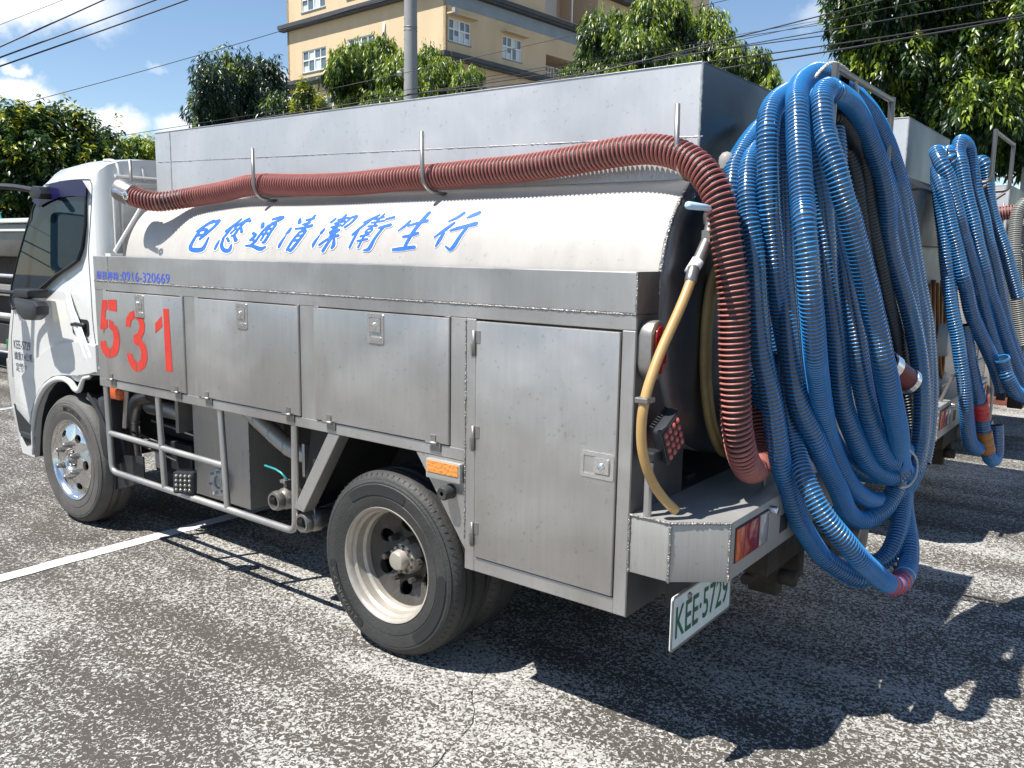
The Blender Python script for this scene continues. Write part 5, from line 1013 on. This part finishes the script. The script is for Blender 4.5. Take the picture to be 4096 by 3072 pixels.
# orange hoses coiled behind the second truck
oc = empty('hose_coil', (.10, 3.3, .9), 'thin brown orange hose hanging in long coils behind the second truck', 'hose')
for k in range(9):
    y = 2.98+.075*k; x = .10+.03*(k % 3); bm = B()
    tube(bm, [(x, y, 1.52), (x+.01, y+random.uniform(-.03, .03), 1.3), (x+.02, y+random.uniform(-.05, .05), 1.1), (x+.03, y+.05, .93), (x+.03, y+.11, .92), (x+.02, y+.14+random.uniform(-.05, .02), 1.15), (x, y+.10, 1.5)], .011, 8, smooth_pts=5); obj('hose_turn', bm, 'orange_rubber', oc, smooth=True)

# ================================================================== THE LEFT HAND TRUCK BEYOND THE CAB
lt = empty('service_truck', (-10.2, 3.0, 0), 'partly seen silver tanker truck beyond the cab at the left edge', 'truck')
bm = B(); box(bm, -13.2, -7.6, 2.35, 3.9, 1.50, 1.90, bev=.03); lt_t = obj('tank', bm, 'steel_dark', lt, smooth='auto')
bm = B(); box(bm, -13.2, -7.6, 2.30, 2.36, 1.90, 1.955, bev=.01); box(bm, -13.2, -7.6, 2.30, 2.34, 1.80, 1.83, bev=.005); obj('top_rail', bm, 'white_paint', lt)
bm = B(); box(bm, -13.1, -7.7, 2.6, 3.7, .62, 1.50, bev=.02); obj('body', bm, 'rust', lt)
bm = B()
for z in (1.27, .78): tube(bm, [(-13.1, 2.28, z), (-7.7, 2.28, z)], .022 if z > 1 else .035, 10)
tube(bm, [(-13.1, 2.30, .32), (-7.7, 2.30, .32)], .014, 8)
obj('side_pipe', bm, 'steel_bright', lt, smooth='auto')
bm = B(); box(bm, -13.1, -7.7, 2.45, 3.8, 1.0, 1.14, bev=.01); obj('side_panel', bm, 'steel', lt)
bm = B(); box(bm, -13.0, -7.7, 2.55, 3.75, .35, .62, bev=.01); obj('chassis_frame', bm, 'chassis', lt)
bm = B(); box(bm, -9.98, -9.42, 2.24, 2.40, .36, .50, bev=.01)
for k in range(4): box(bm, -9.95, -9.75, 2.232, 2.24, .375+.03*k, .388+.03*k)
obj('green_lamp', bm, ['green_paint'], lt)
bm = B(); tube(bm, [(-11.0, 2.5, 2.12), (-10.64, 2.5, 2.07), (-10.49, 2.5, 1.93), (-10.46, 2.5, 1.7)], .022, 10, smooth_pts=5); obj('green_hose', bm, 'handle_teal', lt, smooth=True)
for x in (-12.2, -8.6):
    w_ = bpy.data.objects.new('wheel', None); COL.objects.link(w_); w_.parent = lt; w_.location = Vector((x, 2.4, .40))-lt.location
    bm = B(); lathe(bm, [(.2, .03), (.24, 0), (.34, -.01), (.385, .02), (.4, .06), (.4, .2), (.36, .24), (.24, .24)], (x, 2.4, .40), n=40); obj('tyre', bm, 'rubber', w_, smooth='auto')
    bm = B(); lathe(bm, [(.0001, .04), (.1, .03), (.14, .07), (.2, .05), (.24, .0)], (x, 2.4, .40), n=32); obj('rim', bm, 'wheel_paint', w_, smooth='auto')

# ================================================================== THE YELLOW BUILDING
CB = Vector((-28.5, 31, 0)); UB = Vector((-.9975, .0706, 0)); VB = Vector((.0706, .9975, 0))
bl = empty('school_building', (CB.x, CB.y, 0), 'tall cream yellow building with dark ledges and white gridded windows', 'building')
HT = 24.0
def LF(s, z, d=0): return CB+UB*s-VB*d+Vector((0, 0, z))      # left (sunlit) face, d outwards
def RF(s, z, d=0): return CB+VB*s-UB*d+Vector((0, 0, z))
def rectl(s0, s1, z0, z1): return [(s0, z0), (s1, z0), (s1, z1), (s0, z1)]
WL = [(9.74, 12.02, 11.92, 13.14), (5.48, 7.78, 11.92, 13.2), (9.22, 11.5, 8.6, 10.34), (5.2, 7.4, 8.6, 10.34)]
for fl_ in (15.3, 18.7): WL += [(9.74, 12.02, fl_, fl_+1.2), (5.48, 7.78, fl_, fl_+1.2)]
WR = [(.22, 1.79, 12.09, 13.2), (4.23, 5.80, 11.97, 13.12), (.22, 1.79, 8.7, 9.85), (4.23, 5.80, 8.6, 9.75)]
OPN = [(7.88, 11.6, 11.45, 12.8)]
NOTCH = [(7.69, 12.68, 14.97, 18.6)]
bm = B(); holed(bm, rectl(0, 13.5, 0, HT), [rectl(*w) for w in WL], lambda u, v, d: LF(u, v, -d), thick=.14); obj('wall', bm, 'wall_yellow', bl, recalc=False)
bm = B(); holed(bm, rectl(0, 26, 0, HT), [rectl(*w) for w in WR+OPN+NOTCH], lambda u, v, d: RF(u, v, -d), thick=.18); obj('wall', bm, 'wall_yellow', bl, recalc=False)
def panel(F, s0, s1, z0, z1, d0, d1, bm):
    vs = [bm.verts.new(F(s, z, d)) for s in (s0, s1) for z in (z0, z1) for d in (d0, d1)]
    for f in ((0,1,3,2),(4,6,7,5),(0,4,5,1),(2,3,7,6),(0,2,6,4),(1,5,7,3)): bm.faces.new([vs[i] for i in f])
bm = B(); panel(LF, 13.5, 13.3, 0, HT, 0, -16, bm); panel(LF, 0, 13.5, HT-.2, HT, -.02, -26, bm); obj('roof', bm, 'wall_yellow', bl)
for F, L, nm in ((LF, 13.9, 'l'), (RF, 26.5, 'r')):
    for z in (11.28, 14.55, 18.0):
        if F is RF and z == 18.0: continue
        bm = B(); panel(F, -.35 if F is LF else .0, L, z, z+.22, -.02, .42, bm)
        panel(F, -.30 if F is LF else .0, L-.02, z-.10, z-.002, -.02, .34, bm); obj('ledge', bm, 'ledge_dark', bl)
bm = B(); panel(RF, 12.9, 26.4, 17.0, 17.3, -.02, .6, bm); obj('ledge', bm, 'ledge_dark', bl)
bm = B(); panel(RF, .02, 26, 13.80, 14.44, .003, .03, bm); obj('wall_band', bm, 'band_grey', bl)
def window(F, s0, s1, z0, z1, cols=4, rows=2, canopy=False):
    bm = B(); w = .055; dd = -.10
    panel(F, s0, s1, z0, z0+w, dd, dd+.07, bm); panel(F, s0, s1, z1-w, z1, dd, dd+.07, bm); panel(F, s0, s0+w, z0+w, z1-w, dd, dd+.07, bm); panel(F, s1-w, s1, z0+w, z1-w, dd, dd+.07, bm)
    for c_ in range(1, cols): s = s0+(s1-s0)*c_/cols; ww = .05 if c_*2 == cols else .028; panel(F, s-ww, s+ww, z0+w, z1-w, dd+.002, dd+.06, bm)
    zm = z0+(z1-z0)*.56; panel(F, s0+w, s1-w, zm-.035, zm+.035, dd+.001, dd+.062, bm)
    wf = obj('window', bm, 'frame_white', bl)
    for c_ in range(cols):
        for (a, b) in ((z0+w, zm-.035), (zm+.035, z1-w)):
            sa, sb = s0+(s1-s0)*c_/cols+.045, s0+(s1-s0)*(c_+1)/cols-.045
            bm = B(); panel(F, sa, sb, a, b, dd+.01, dd+.018, bm); obj('pane', bm, 'pane' if (c_+int(a*7)) % 3 else 'curtain', wf)
            if (c_ % 2) == 1 and a < zm-.1:
                bm = B(); panel(F, sa+.02, sb-.02, a, a+(b-a)*.55, dd+.019, dd+.022, bm); obj('window_blind', bm, 'curtain', wf)
    bm = B(); panel(F, s0-.04, s1+.04, z0-.05, z0-.002, -.08, .05, bm); obj('window_sill', bm, 'band_grey', bl)
    if canopy:
        bm = B(); panel(F, s0-.15, s1+.2, z1+.13, z1+.20, -.02, .42, bm); obj('window_canopy', bm, 'wall_yellow', bl)
for w in WL: window(LF, *w)
for w in WR: window(RF, *w, canopy=True)
# open corridor with white grille
bm = B(); panel(RF, 7.88, 11.6, 11.45, 12.8, -1.9, -1.8, bm); panel(RF, 7.88, 11.6, 12.8, 12.9, -1.8, -.19, bm); panel(RF, 7.88, 11.6, 11.35, 11.45, -1.8, -.19, bm); obj('corridor_wall', bm, 'wall_yellow', bl)
bm = B()
for k in range(15): s = 7.9+k*.26; panel(RF, s, s+.035, 11.46, 12.2, -.10, -.06, bm)
for z in (11.6, 11.85, 12.17): panel(RF, 7.9, 11.58, z, z+.035, -.105, -.055, bm)
obj('grille', bm, 'frame_white', bl)
bm = B(); panel(RF, 7.69, 12.68, 14.97, 18.6, -3.0, -2.9, bm); panel(RF, 12.68, 12.8, 14.97, 18.6, -2.9, -.19, bm); panel(RF, 7.57, 7.69, 14.97, 18.6, -2.9, -.19, bm); panel(RF, 7.69, 12.68, 14.87, 14.97, -2.9, -.19, bm); obj('balcony_recess', bm, 'wall_peach', bl)
bm = B(); panel(RF, 8.5, 12.3, 15.9, 18.2, -2.89, -2.86, bm); obj('recess_door', bm, 'frame_white', bl)
bm = B(); panel(RF, 10.15, 10.22, 14.9, 18.5, -.05, .02, bm); obj('down_pipe', bm, 'frame_white', bl)
bm = B(); tube(bm, [tuple(LF(4.6, 12.6, .06)), tuple(LF(4.6, 13.6, .06))], .06, 8); tube(bm, [tuple(LF(8.9, 9.6, .05)), tuple(LF(8.9, 10.8, .05))], .05, 8); obj('down_pipe', bm, 'frame_white', bl)
bm = B(); panel(RF, .05, .27, 13.32, 13.55, .38, .6, bm); obj('wall_lamp', bm, 'lens_clear', bl)

# ================================================================== POLE AND WIRES
pl_o = empty('utility_pole', (-12.27, 11.72, 0), 'grey concrete utility pole in front of the yellow building', 'pole')
bm = B(); lathe(bm, [(.19, 0), (.152, 5.0), (.138, 7.0), (.12, 9.5), (.0001, 9.52)], (-12.27, 11.72, 0), ax=2, n=28); po = obj('pole_shaft', bm, 'pole', pl_o, smooth='auto')
bm = B(); toc = Vector((1.2759+12.27, -2.3037-11.72, 0)).normalized(); sid = Vector((-toc.y, toc.x, 0))
for k in range(9):
    z = 4.7+k*.42; r_ = .152-(z-5)*.007
    q = Vector((-12.27, 11.72, z))+toc.lerp(sid, .35).normalized()*(r_+.001); disc(bm, q, .012, 1, 8); q2 = Vector((-12.27, 11.72, z+.2))+(toc*.5-sid).normalized()*(r_+.001); disc(bm, q2, .012, 1, 8)
obj('bolt_hole', bm, 'rubber_black', pl_o)
bm = B()
for z in (6.35, 6.42): lathe(bm, [(.143, -.008), (.150, 0), (.143, .008)], (-12.27, 11.72, z), ax=2, n=28)
obj('steel_band', bm, 'cast_steel', pl_o, smooth='auto')
for z in (5.52, 6.32):
    q = Vector((-12.27, 11.72, z-.06)); bm = B(); w = q-sid*.24
    if z < 6: lathe(bm, [(.0001, -.05), (.05, -.05), (.06, -.03), (.04, -.01), (.06, .01), (.05, .05), (.0001, .055)], tuple(w), ax=2, n=14); i_ = obj('insulator', bm, 'porcelain', pl_o, smooth='auto'); bm = B(); tube(bm, [tuple(w+Vector((0, 0, .08))), tuple(q-sid*.14+Vector((0, 0, .10)))], .014, 8); tube(bm, [tuple(w+Vector((0, 0, -.06))), tuple(q-sid*.14+Vector((0, 0, -.08)))], .012, 8); obj('bracket', bm, 'cast_steel', pl_o, smooth='auto')
WIRES = [
 ('leftmost of the three thick power lines at the upper left', [(-7.95,1.56,3.54),(-7.76,1.98,3.80),(-7.55,2.40,4.10)], .011, 1.0),
 ('middle one of the three thick power lines at the upper left', [(-7.95,1.55,3.44),(-7.66,2.18,3.77),(-7.32,2.80,4.15)], .011, 1.0),
 ('lowest of the three thick power lines at the upper left', [(-7.95,1.55,3.37),(-7.60,2.30,3.72),(-7.17,3.05,4.19)], .011, 1.0),
 ('thin faint wire crossing the cloud at the top left corner', [(-7.94,1.57,3.74),(-7.83,1.83,3.89),(-7.72,2.06,4.04)], .004, 1.0),
 ('long thin wire rising to the corner of the yellow building', [(-7.96,1.53,2.95),(-7.47,2.55,3.39),(-7.06,3.22,3.65),(-6.59,3.87,3.99)], .0055, 1.8),
 ('thin low wire between the left tree and the tall tree', [(-7.59,2.31,2.73),(-7.36,2.73,2.84),(-7.14,3.09,2.94)], .0045, 1.6),
 ('thin wire crossing the building and the middle tree', [(-4.92,5.54,3.87),(-3.90,6.25,4.13),(-2.86,6.80,4.38)], .005, 1.3),
 ('power line ending highest before the right hand tree', [(-4.38,5.94,3.58),(-3.44,6.52,3.77),(-2.35,7.02,4.08),(-1.40,7.33,4.28)], .010, .8),
 ('thin cable just under the highest right hand power line', [(-4.36,5.96,3.60),(-3.44,6.52,3.78),(-2.34,7.02,4.04),(-1.19,7.39,4.21)], .005, .8),
 ('power line crossing the middle of the right hand tree top', [(-4.31,5.99,3.60),(-3.44,6.52,3.80),(-2.34,7.02,3.95),(-.29,7.57,4.16)], .008, .8),
 ('upper one of the lowest pair of thick cables at the right', [(-4.92,5.54,3.58),(-2.83,6.82,3.65),(-2.33,7.03,3.73),(-1.26,7.37,3.95),(-.10,7.60,4.09)], .010, .8),
 ('lowest thick cable passing behind the top box corner', [(-4.24,6.04,3.55),(-2.70,6.87,3.58),(-2.32,7.03,3.65),(-1.26,7.37,3.90),(-.10,7.60,4.05)], .013, .8),
 ('thin cable running from the pole across the lower ledge', [(-5.58,4.98,3.36),(-5.29,5.24,3.55),(-4.92,5.54,3.58),(-4.24,6.04,3.72)], .005, 1.6),
 ('cable from the pole crossing the small middle tree', [(-5.95,4.61,3.28),(-5.58,4.98,3.43),(-4.92,5.55,3.55),(-3.53,6.46,3.78)], .008, 1.6)]
CAMP = Vector((1.2759, -2.3037, 1.637))
for lab, pts, r_, far in WIRES:
    Q = [CAMP+(Vector(p)-CAMP)*far for p in pts]; Q = [Q[0]+(Q[0]-Q[1]).normalized()*1.5]+Q+[Q[-1]+(Q[-1]-Q[-2]).normalized()*14]
    if far < 1 or far > 1.2: Q[0] = Q[1]+(Q[1]-Q[2]).normalized()*(.9 if far == .8 else 3)
    Qa = np.array([tuple(q) for q in Q]); dd = np.r_[0, np.cumsum(np.linalg.norm(np.diff(Qa, axis=0), axis=1))]; dn = dd/dd[-1]; wt = np.ones(len(dn)); wt[0] = wt[-1] = .05
    tt = np.linspace(0, 1, 24); Qs = np.stack([np.polyval(np.polyfit(dn, Qa[:, i], 2 if len(dn) > 3 else 1, w=wt), tt) for i in range(3)], 1); Q = [Vector(q) for q in Qs]; dl = (Q[0]-Q[1]).normalized(); dl.z *= .6; Q = ([Q[0]+dl*45, Q[0]+dl*15] if far == 1.0 else [])+Q
    bm = B(); tube(bm, [tuple(q) for q in Q], r_*far*.72, 6); o = obj('power_line', bm, 'wire', None, smooth=True, loc=Q[0]); tag(o, lab, 'power line', 'overhead wires')

# ================================================================== BRICK PILLAR BEHIND THE FURTHEST TRUCK
bpil = empty('brick_pillar', (.05, 9.0, 0), 'brick and block pillar standing under the big tree at the right edge', 'wall')
for r_i in range(34):
    z = r_i*.095
    for k in range(3):
        bm = B(); x0_ = -.15+k*.24+(.12 if r_i % 2 else 0)-.12; top = r_i > 24
        if top and k == 0: continue
        box(bm, x0_, x0_+.225, 8.86+random.uniform(-.008, .008), 9.15, z, z+.085, bev=.006); obj('brick', bm, 'brick' if (r_i < 12 or r_i in (24, 25, 29, 33)) else 'block_grey', bpil)
bm = B(); box(bm, -.14, .40, 8.88, 9.13, 0, 3.2); obj('pillar_core', bm, 'block_grey', bpil)
bm = B(); box(bm, -.14, .62, 8.80, 9.18, 3.23, 3.30, bev=.01); obj('pillar_cap', bm, 'brick', bpil)

# ================================================================== TREES
def tree(label, trunk, blobs, n_cl, leaf, mats, weights, group='trees beyond the trucks', droop=.55, per=13, width=.32, tr=.14, name='broadleaf_tree'):
    """blobs: (x, y, z, rx, ry, rz). Clusters of drooping leaves on shoot tips fill the outer half of each blob."""
    root = empty(name, (trunk[0], trunk[1], 0), label, 'tree', group)
    bm = B(); top = Vector((trunk[0]+.1, trunk[1], trunk[2])); tube(bm, [(trunk[0], trunk[1], 0), (trunk[0]+.06, trunk[1]-.03, trunk[2]*.5), tuple(top)], [tr, tr*.8, tr*.62], 12); obj('trunk', bm, 'bark', root, smooth='auto')
    bm = B()
    for b in blobs:
        e = Vector(b[:3]); mid = top.lerp(e, .5)+Vector((random.uniform(-.2, .2), random.uniform(-.2, .2), .1)); tube(bm, [tuple(top-Vector((0, 0, .25))), tuple(mid), tuple(e+Vector((0, 0, b[5]*.4)))], [tr*.5, tr*.32, tr*.1], 7, smooth_pts=4)
        for q in range(4):
            dv_ = Vector((random.uniform(-1, 1)*b[3], random.uniform(-1, 1)*b[4], random.uniform(-.4, 1)*b[5]))*.8; tube(bm, [tuple(mid), tuple(e.lerp(mid, .4)+dv_*.4), tuple(e+dv_)], [tr*.2, tr*.12, tr*.04], 5, smooth_pts=3)
    obj('branches', bm, 'bark', root, smooth='auto')
    vol = np.array([b[3]*b[4]+b[4]*b[5]+b[3]*b[5] for b in blobs]); pick = RNG.choice(len(blobs), n_cl, p=vol/vol.sum()); Bb = np.array(blobs)[pick]
    d = RNG.normal(size=(n_cl, 3)); d /= np.linalg.norm(d, axis=1)[:, None]; rad = np.minimum(RNG.uniform(.30, 1.0, n_cl)**.6+RNG.exponential(.045, n_cl), 1.3)
    lump = 1+.22*np.sin(d[:, 0]*7+pick*2.1)+.20*np.sin(d[:, 2]*8+pick)+.14*np.sin(d[:, 1]*11)
    C = Bb[:, :3]+d*Bb[:, 3:]*(rad*lump)[:, None]; outw = d
    # leaves
    n = n_cl*per; ci = np.repeat(np.arange(n_cl), per); ang = RNG.uniform(0, 2*np.pi, n); sp_ = RNG.uniform(.15, 1, n)
    hx = np.stack([np.cos(ang), np.sin(ang), np.zeros(n)], 1)
    base = C[ci]+hx*leaf*.25*sp_[:, None]+np.stack([np.zeros(n), np.zeros(n), RNG.uniform(-1.6, .9, n)*leaf], 1)+outw[ci]*leaf*.3
    dr = hx*(1-droop*RNG.uniform(.6, 1.3, n))[:, None]*.9+outw[ci]*.35; dr[:, 2] += -droop*1.15+RNG.normal(0, .28, n); dr /= np.linalg.norm(dr, axis=1)[:, None]
    side = np.cross(dr, np.stack([RNG.normal(0, .5, n), RNG.normal(0, .5, n), np.ones(n)], 1)); side /= np.linalg.norm(side, axis=1)[:, None]; nrm = np.cross(side, dr)
    Ls = leaf*RNG.uniform(.65, 1.25, n)[:, None]; Wd = Ls*width*.5
    v0 = base; v1 = base+dr*Ls*.42+side*Wd+nrm*Wd*.35; v2 = base+dr*Ls*.42-side*Wd+nrm*Wd*.35; v3 = base+dr*Ls-nrm*Wd*.8; vm_ = base+dr*Ls*.45-nrm*Wd*.05
    vert = np.stack([v0, v1, vm_, v2, v3], 1).reshape(-1, 3)-np.array([trunk[0], trunk[1], 0]); i5 = np.arange(n)*5
    tri = np.stack([np.stack([i5, i5+1, i5+2], 1), np.stack([i5, i5+2, i5+3], 1), np.stack([i5+1, i5+4, i5+2], 1), np.stack([i5+2, i5+4, i5+3], 1)], 1).reshape(-1, 3)
    me = bpy.data.meshes.new('crown'); me.vertices.add(len(vert)); me.vertices.foreach_set('co', vert.ravel()); nf = len(tri)
    me.loops.add(nf*3); me.loops.foreach_set('vertex_index', tri.ravel().astype(np.int32)); me.polygons.add(nf); me.polygons.foreach_set('loop_start', np.arange(nf, dtype=np.int32)*3)
    zrel = (C[:, 2]-Bb[:, 2])/Bb[:, 5]; w = np.array(weights, float); pr = np.tile(w/w.sum(), (n_cl, 1))
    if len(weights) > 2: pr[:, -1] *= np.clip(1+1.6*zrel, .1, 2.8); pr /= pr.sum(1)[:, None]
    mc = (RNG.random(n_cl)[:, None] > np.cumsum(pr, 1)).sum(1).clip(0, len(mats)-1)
    me.polygons.foreach_set('material_index', np.repeat(mc[ci], 4).astype(np.int32)); me.update(); me.validate()
    for mm in mats: me.materials.append(MATS[mm])
    o = bpy.data.objects.new('crown', me); COL.objects.link(o); o.parent = root
    tag(o, kind='stuff')
    return root
D3 = ['leaf_dark', 'leaf_mid', 'leaf_light']
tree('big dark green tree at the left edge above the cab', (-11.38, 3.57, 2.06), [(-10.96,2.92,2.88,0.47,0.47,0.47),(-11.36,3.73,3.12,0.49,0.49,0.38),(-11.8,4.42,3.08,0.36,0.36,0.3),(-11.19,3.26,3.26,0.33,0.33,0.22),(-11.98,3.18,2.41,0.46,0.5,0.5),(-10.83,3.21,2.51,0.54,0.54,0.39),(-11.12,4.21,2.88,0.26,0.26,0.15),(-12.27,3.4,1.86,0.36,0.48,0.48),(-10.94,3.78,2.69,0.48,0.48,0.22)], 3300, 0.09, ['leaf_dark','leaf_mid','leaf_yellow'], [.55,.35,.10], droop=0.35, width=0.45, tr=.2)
tree('small yellow green shrub top behind the cab roof', (-12.51, 5.60, 2.36), [(-11.93,5.21,3.19,0.25,0.25,0.11),(-12.51,5.81,3.26,0.17,0.17,0.11),(-13.41,5.86,3.24,0.27,0.27,0.14),(-12.21,5.53,2.9,0.38,0.38,0.29)], 800, 0.1, ['leaf_mid','leaf_light','leaf_yellow'], [.3,.5,.2], droop=0.5, width=0.34)
tree('dark tree with drooping bluish leaves left of the building', (-14.85, 9.36, 3.68), [(-14.47,8.33,4.96,0.31,0.41,0.41),(-15.01,9.31,5.23,0.38,0.48,0.48),(-15.5,10.33,5.28,0.34,0.51,0.51),(-14.92,8.56,4.49,0.47,0.47,0.37),(-15.3,9.76,4.69,0.72,0.72,0.44),(-13.73,9.35,4.5,0.36,0.36,0.26),(-15.09,9.19,5.47,0.22,0.22,0.22),(-15.46,10.38,5.61,0.2,0.25,0.25),(-14.96,8.5,5.39,0.09,0.17,0.17),(-15.37,9.66,4.04,0.83,0.83,0.5),(-13.58,9.55,4.32,0.26,0.26,0.15)], 2900, 0.125, ['leaf_blue','leaf_dark','leaf_light'], [.62,.28,.10], droop=0.62, width=0.26)
tree('low shrub with yellow green top in front of the building corner', (-13.35, 9.83, 3.34), [(-12.69,9.13,4.72,0.16,0.16,0.15),(-13.38,9.79,4.58,0.28,0.28,0.23),(-13.91,10.64,4.7,0.19,0.19,0.19),(-13.11,9.37,4.26,0.3,0.3,0.2),(-13.65,10.2,3.99,0.52,0.52,0.42)], 1100, 0.1, ['leaf_mid','leaf_dark','leaf_yellow'], [.35,.25,.4], droop=0.35, width=0.36)
tree('bright green tree behind the concrete pole', (-14.75, 14.06, 4.51), [(-14.95,12.33,6.18,0.32,0.32,0.29),(-15.51,13.42,6.5,0.37,0.37,0.34),(-15.99,14.59,6.9,0.23,0.33,0.33),(-15.51,12.57,5.93,0.3,0.36,0.36),(-15.98,13.76,5.99,0.57,0.57,0.51),(-14.26,13.06,5.76,0.47,0.47,0.47),(-14.81,14.14,6.36,0.31,0.31,0.31),(-15.13,15.42,6.75,0.29,0.29,0.29),(-13.86,14.24,5.91,0.36,0.36,0.36),(-14.35,15.35,6.33,0.32,0.32,0.29),(-12.93,14.3,5.77,0.24,0.26,0.26),(-13.48,15.34,6.18,0.09,0.19,0.19),(-16.54,14.0,5.64,0.39,0.39,0.29),(-14.27,13.86,5.53,0.72,0.72,0.36),(-14.44,15.27,5.7,0.51,0.51,0.19),(-14.01,13.31,4.83,1.3,1.3,0.47)], 5600, 0.14, ['leaf_dark','leaf_mid','leaf_light'], [.15,.35,.50], droop=0.75, width=0.26, tr=.2)
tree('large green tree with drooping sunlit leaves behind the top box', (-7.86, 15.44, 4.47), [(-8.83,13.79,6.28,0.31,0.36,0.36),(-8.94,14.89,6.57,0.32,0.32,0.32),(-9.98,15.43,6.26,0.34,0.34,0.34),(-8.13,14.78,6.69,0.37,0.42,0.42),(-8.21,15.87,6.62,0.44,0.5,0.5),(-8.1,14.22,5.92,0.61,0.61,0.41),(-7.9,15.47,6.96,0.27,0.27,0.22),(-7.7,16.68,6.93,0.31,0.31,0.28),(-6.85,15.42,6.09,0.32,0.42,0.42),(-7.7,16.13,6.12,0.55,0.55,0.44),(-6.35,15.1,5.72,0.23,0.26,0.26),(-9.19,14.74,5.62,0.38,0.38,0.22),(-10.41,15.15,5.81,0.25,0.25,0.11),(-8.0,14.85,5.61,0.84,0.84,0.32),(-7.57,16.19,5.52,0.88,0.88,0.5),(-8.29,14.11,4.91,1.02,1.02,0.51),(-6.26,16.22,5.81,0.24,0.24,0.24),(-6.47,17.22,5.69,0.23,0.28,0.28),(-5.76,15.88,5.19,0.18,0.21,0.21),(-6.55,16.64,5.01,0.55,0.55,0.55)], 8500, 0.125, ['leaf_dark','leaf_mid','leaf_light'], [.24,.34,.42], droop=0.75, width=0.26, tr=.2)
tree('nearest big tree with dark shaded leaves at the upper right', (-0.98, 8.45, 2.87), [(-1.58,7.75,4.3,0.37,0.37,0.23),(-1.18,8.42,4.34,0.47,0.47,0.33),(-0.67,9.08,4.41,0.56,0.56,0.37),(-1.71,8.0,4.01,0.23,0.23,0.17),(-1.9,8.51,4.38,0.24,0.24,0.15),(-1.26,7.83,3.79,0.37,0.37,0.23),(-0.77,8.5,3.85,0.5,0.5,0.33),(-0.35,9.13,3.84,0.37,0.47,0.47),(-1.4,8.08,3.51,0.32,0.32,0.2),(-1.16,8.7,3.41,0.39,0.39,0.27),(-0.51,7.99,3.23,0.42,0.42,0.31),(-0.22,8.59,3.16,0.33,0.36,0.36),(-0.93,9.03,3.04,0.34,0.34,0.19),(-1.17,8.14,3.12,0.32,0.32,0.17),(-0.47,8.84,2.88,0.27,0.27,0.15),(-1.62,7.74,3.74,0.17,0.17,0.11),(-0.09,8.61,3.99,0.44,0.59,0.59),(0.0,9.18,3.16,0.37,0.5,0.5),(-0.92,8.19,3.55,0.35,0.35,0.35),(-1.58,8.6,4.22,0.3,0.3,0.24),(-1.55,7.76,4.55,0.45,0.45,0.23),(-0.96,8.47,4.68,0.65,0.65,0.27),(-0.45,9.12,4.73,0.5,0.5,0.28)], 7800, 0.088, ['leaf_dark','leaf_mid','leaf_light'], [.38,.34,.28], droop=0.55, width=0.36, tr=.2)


# ---- what stands across the yard, behind the photographer: seen only mirrored in glass, chrome and steel
ty_ = -46
back = []
src = tree('round green tree across the yard, mirrored in the cab window', (-60, ty_, 2.0), [(-62,ty_,2.9,3.0,2.5,1.5),(-58,ty_,3.2,3.0,2.5,1.6),(-60,ty_+.3,2.2,4.0,2.5,1.3)], 900, .5, D3, [.5,.35,.15], group='trees across the yard', tr=.2)
for i, x in enumerate((-98, -88, -79, -70, -50, -41, -31, -20, -9, 3)):
    c = src.copy(); COL.objects.link(c); c.location.x = x; c.location.y = ty_+(2.5 if i % 2 else -2); c['label'] = 'green tree across the yard behind the photographer, ' + ('leftmost of the row', 'second from the left end', 'third from the left end', 'just left of the warehouse', 'right beside the warehouse corner', 'one tree further right of the warehouse', 'two trees right of the warehouse', 'three trees right of the warehouse', 'next to last on the right', 'rightmost of the row')[i]
    for ch in list(src.children): k = ch.copy(); COL.objects.link(k); k.parent = c
src['label'] = 'green tree across the yard standing in front of the pale warehouse'
wb = empty('warehouse', (-66, -60, 0), 'plain pale warehouse across the yard behind the photographer', 'building')
bm = B(); box(bm, -80, -56, -72, -60, 0, 6.5); obj('wall', bm, 'block_grey', wb)
bm = B(); prism(bm, [(-72.4, 6.5), (-59.6, 6.5), (-66, 7.8)], 0, -80.3, -55.7); obj('roof', bm, 'band_grey', wb)
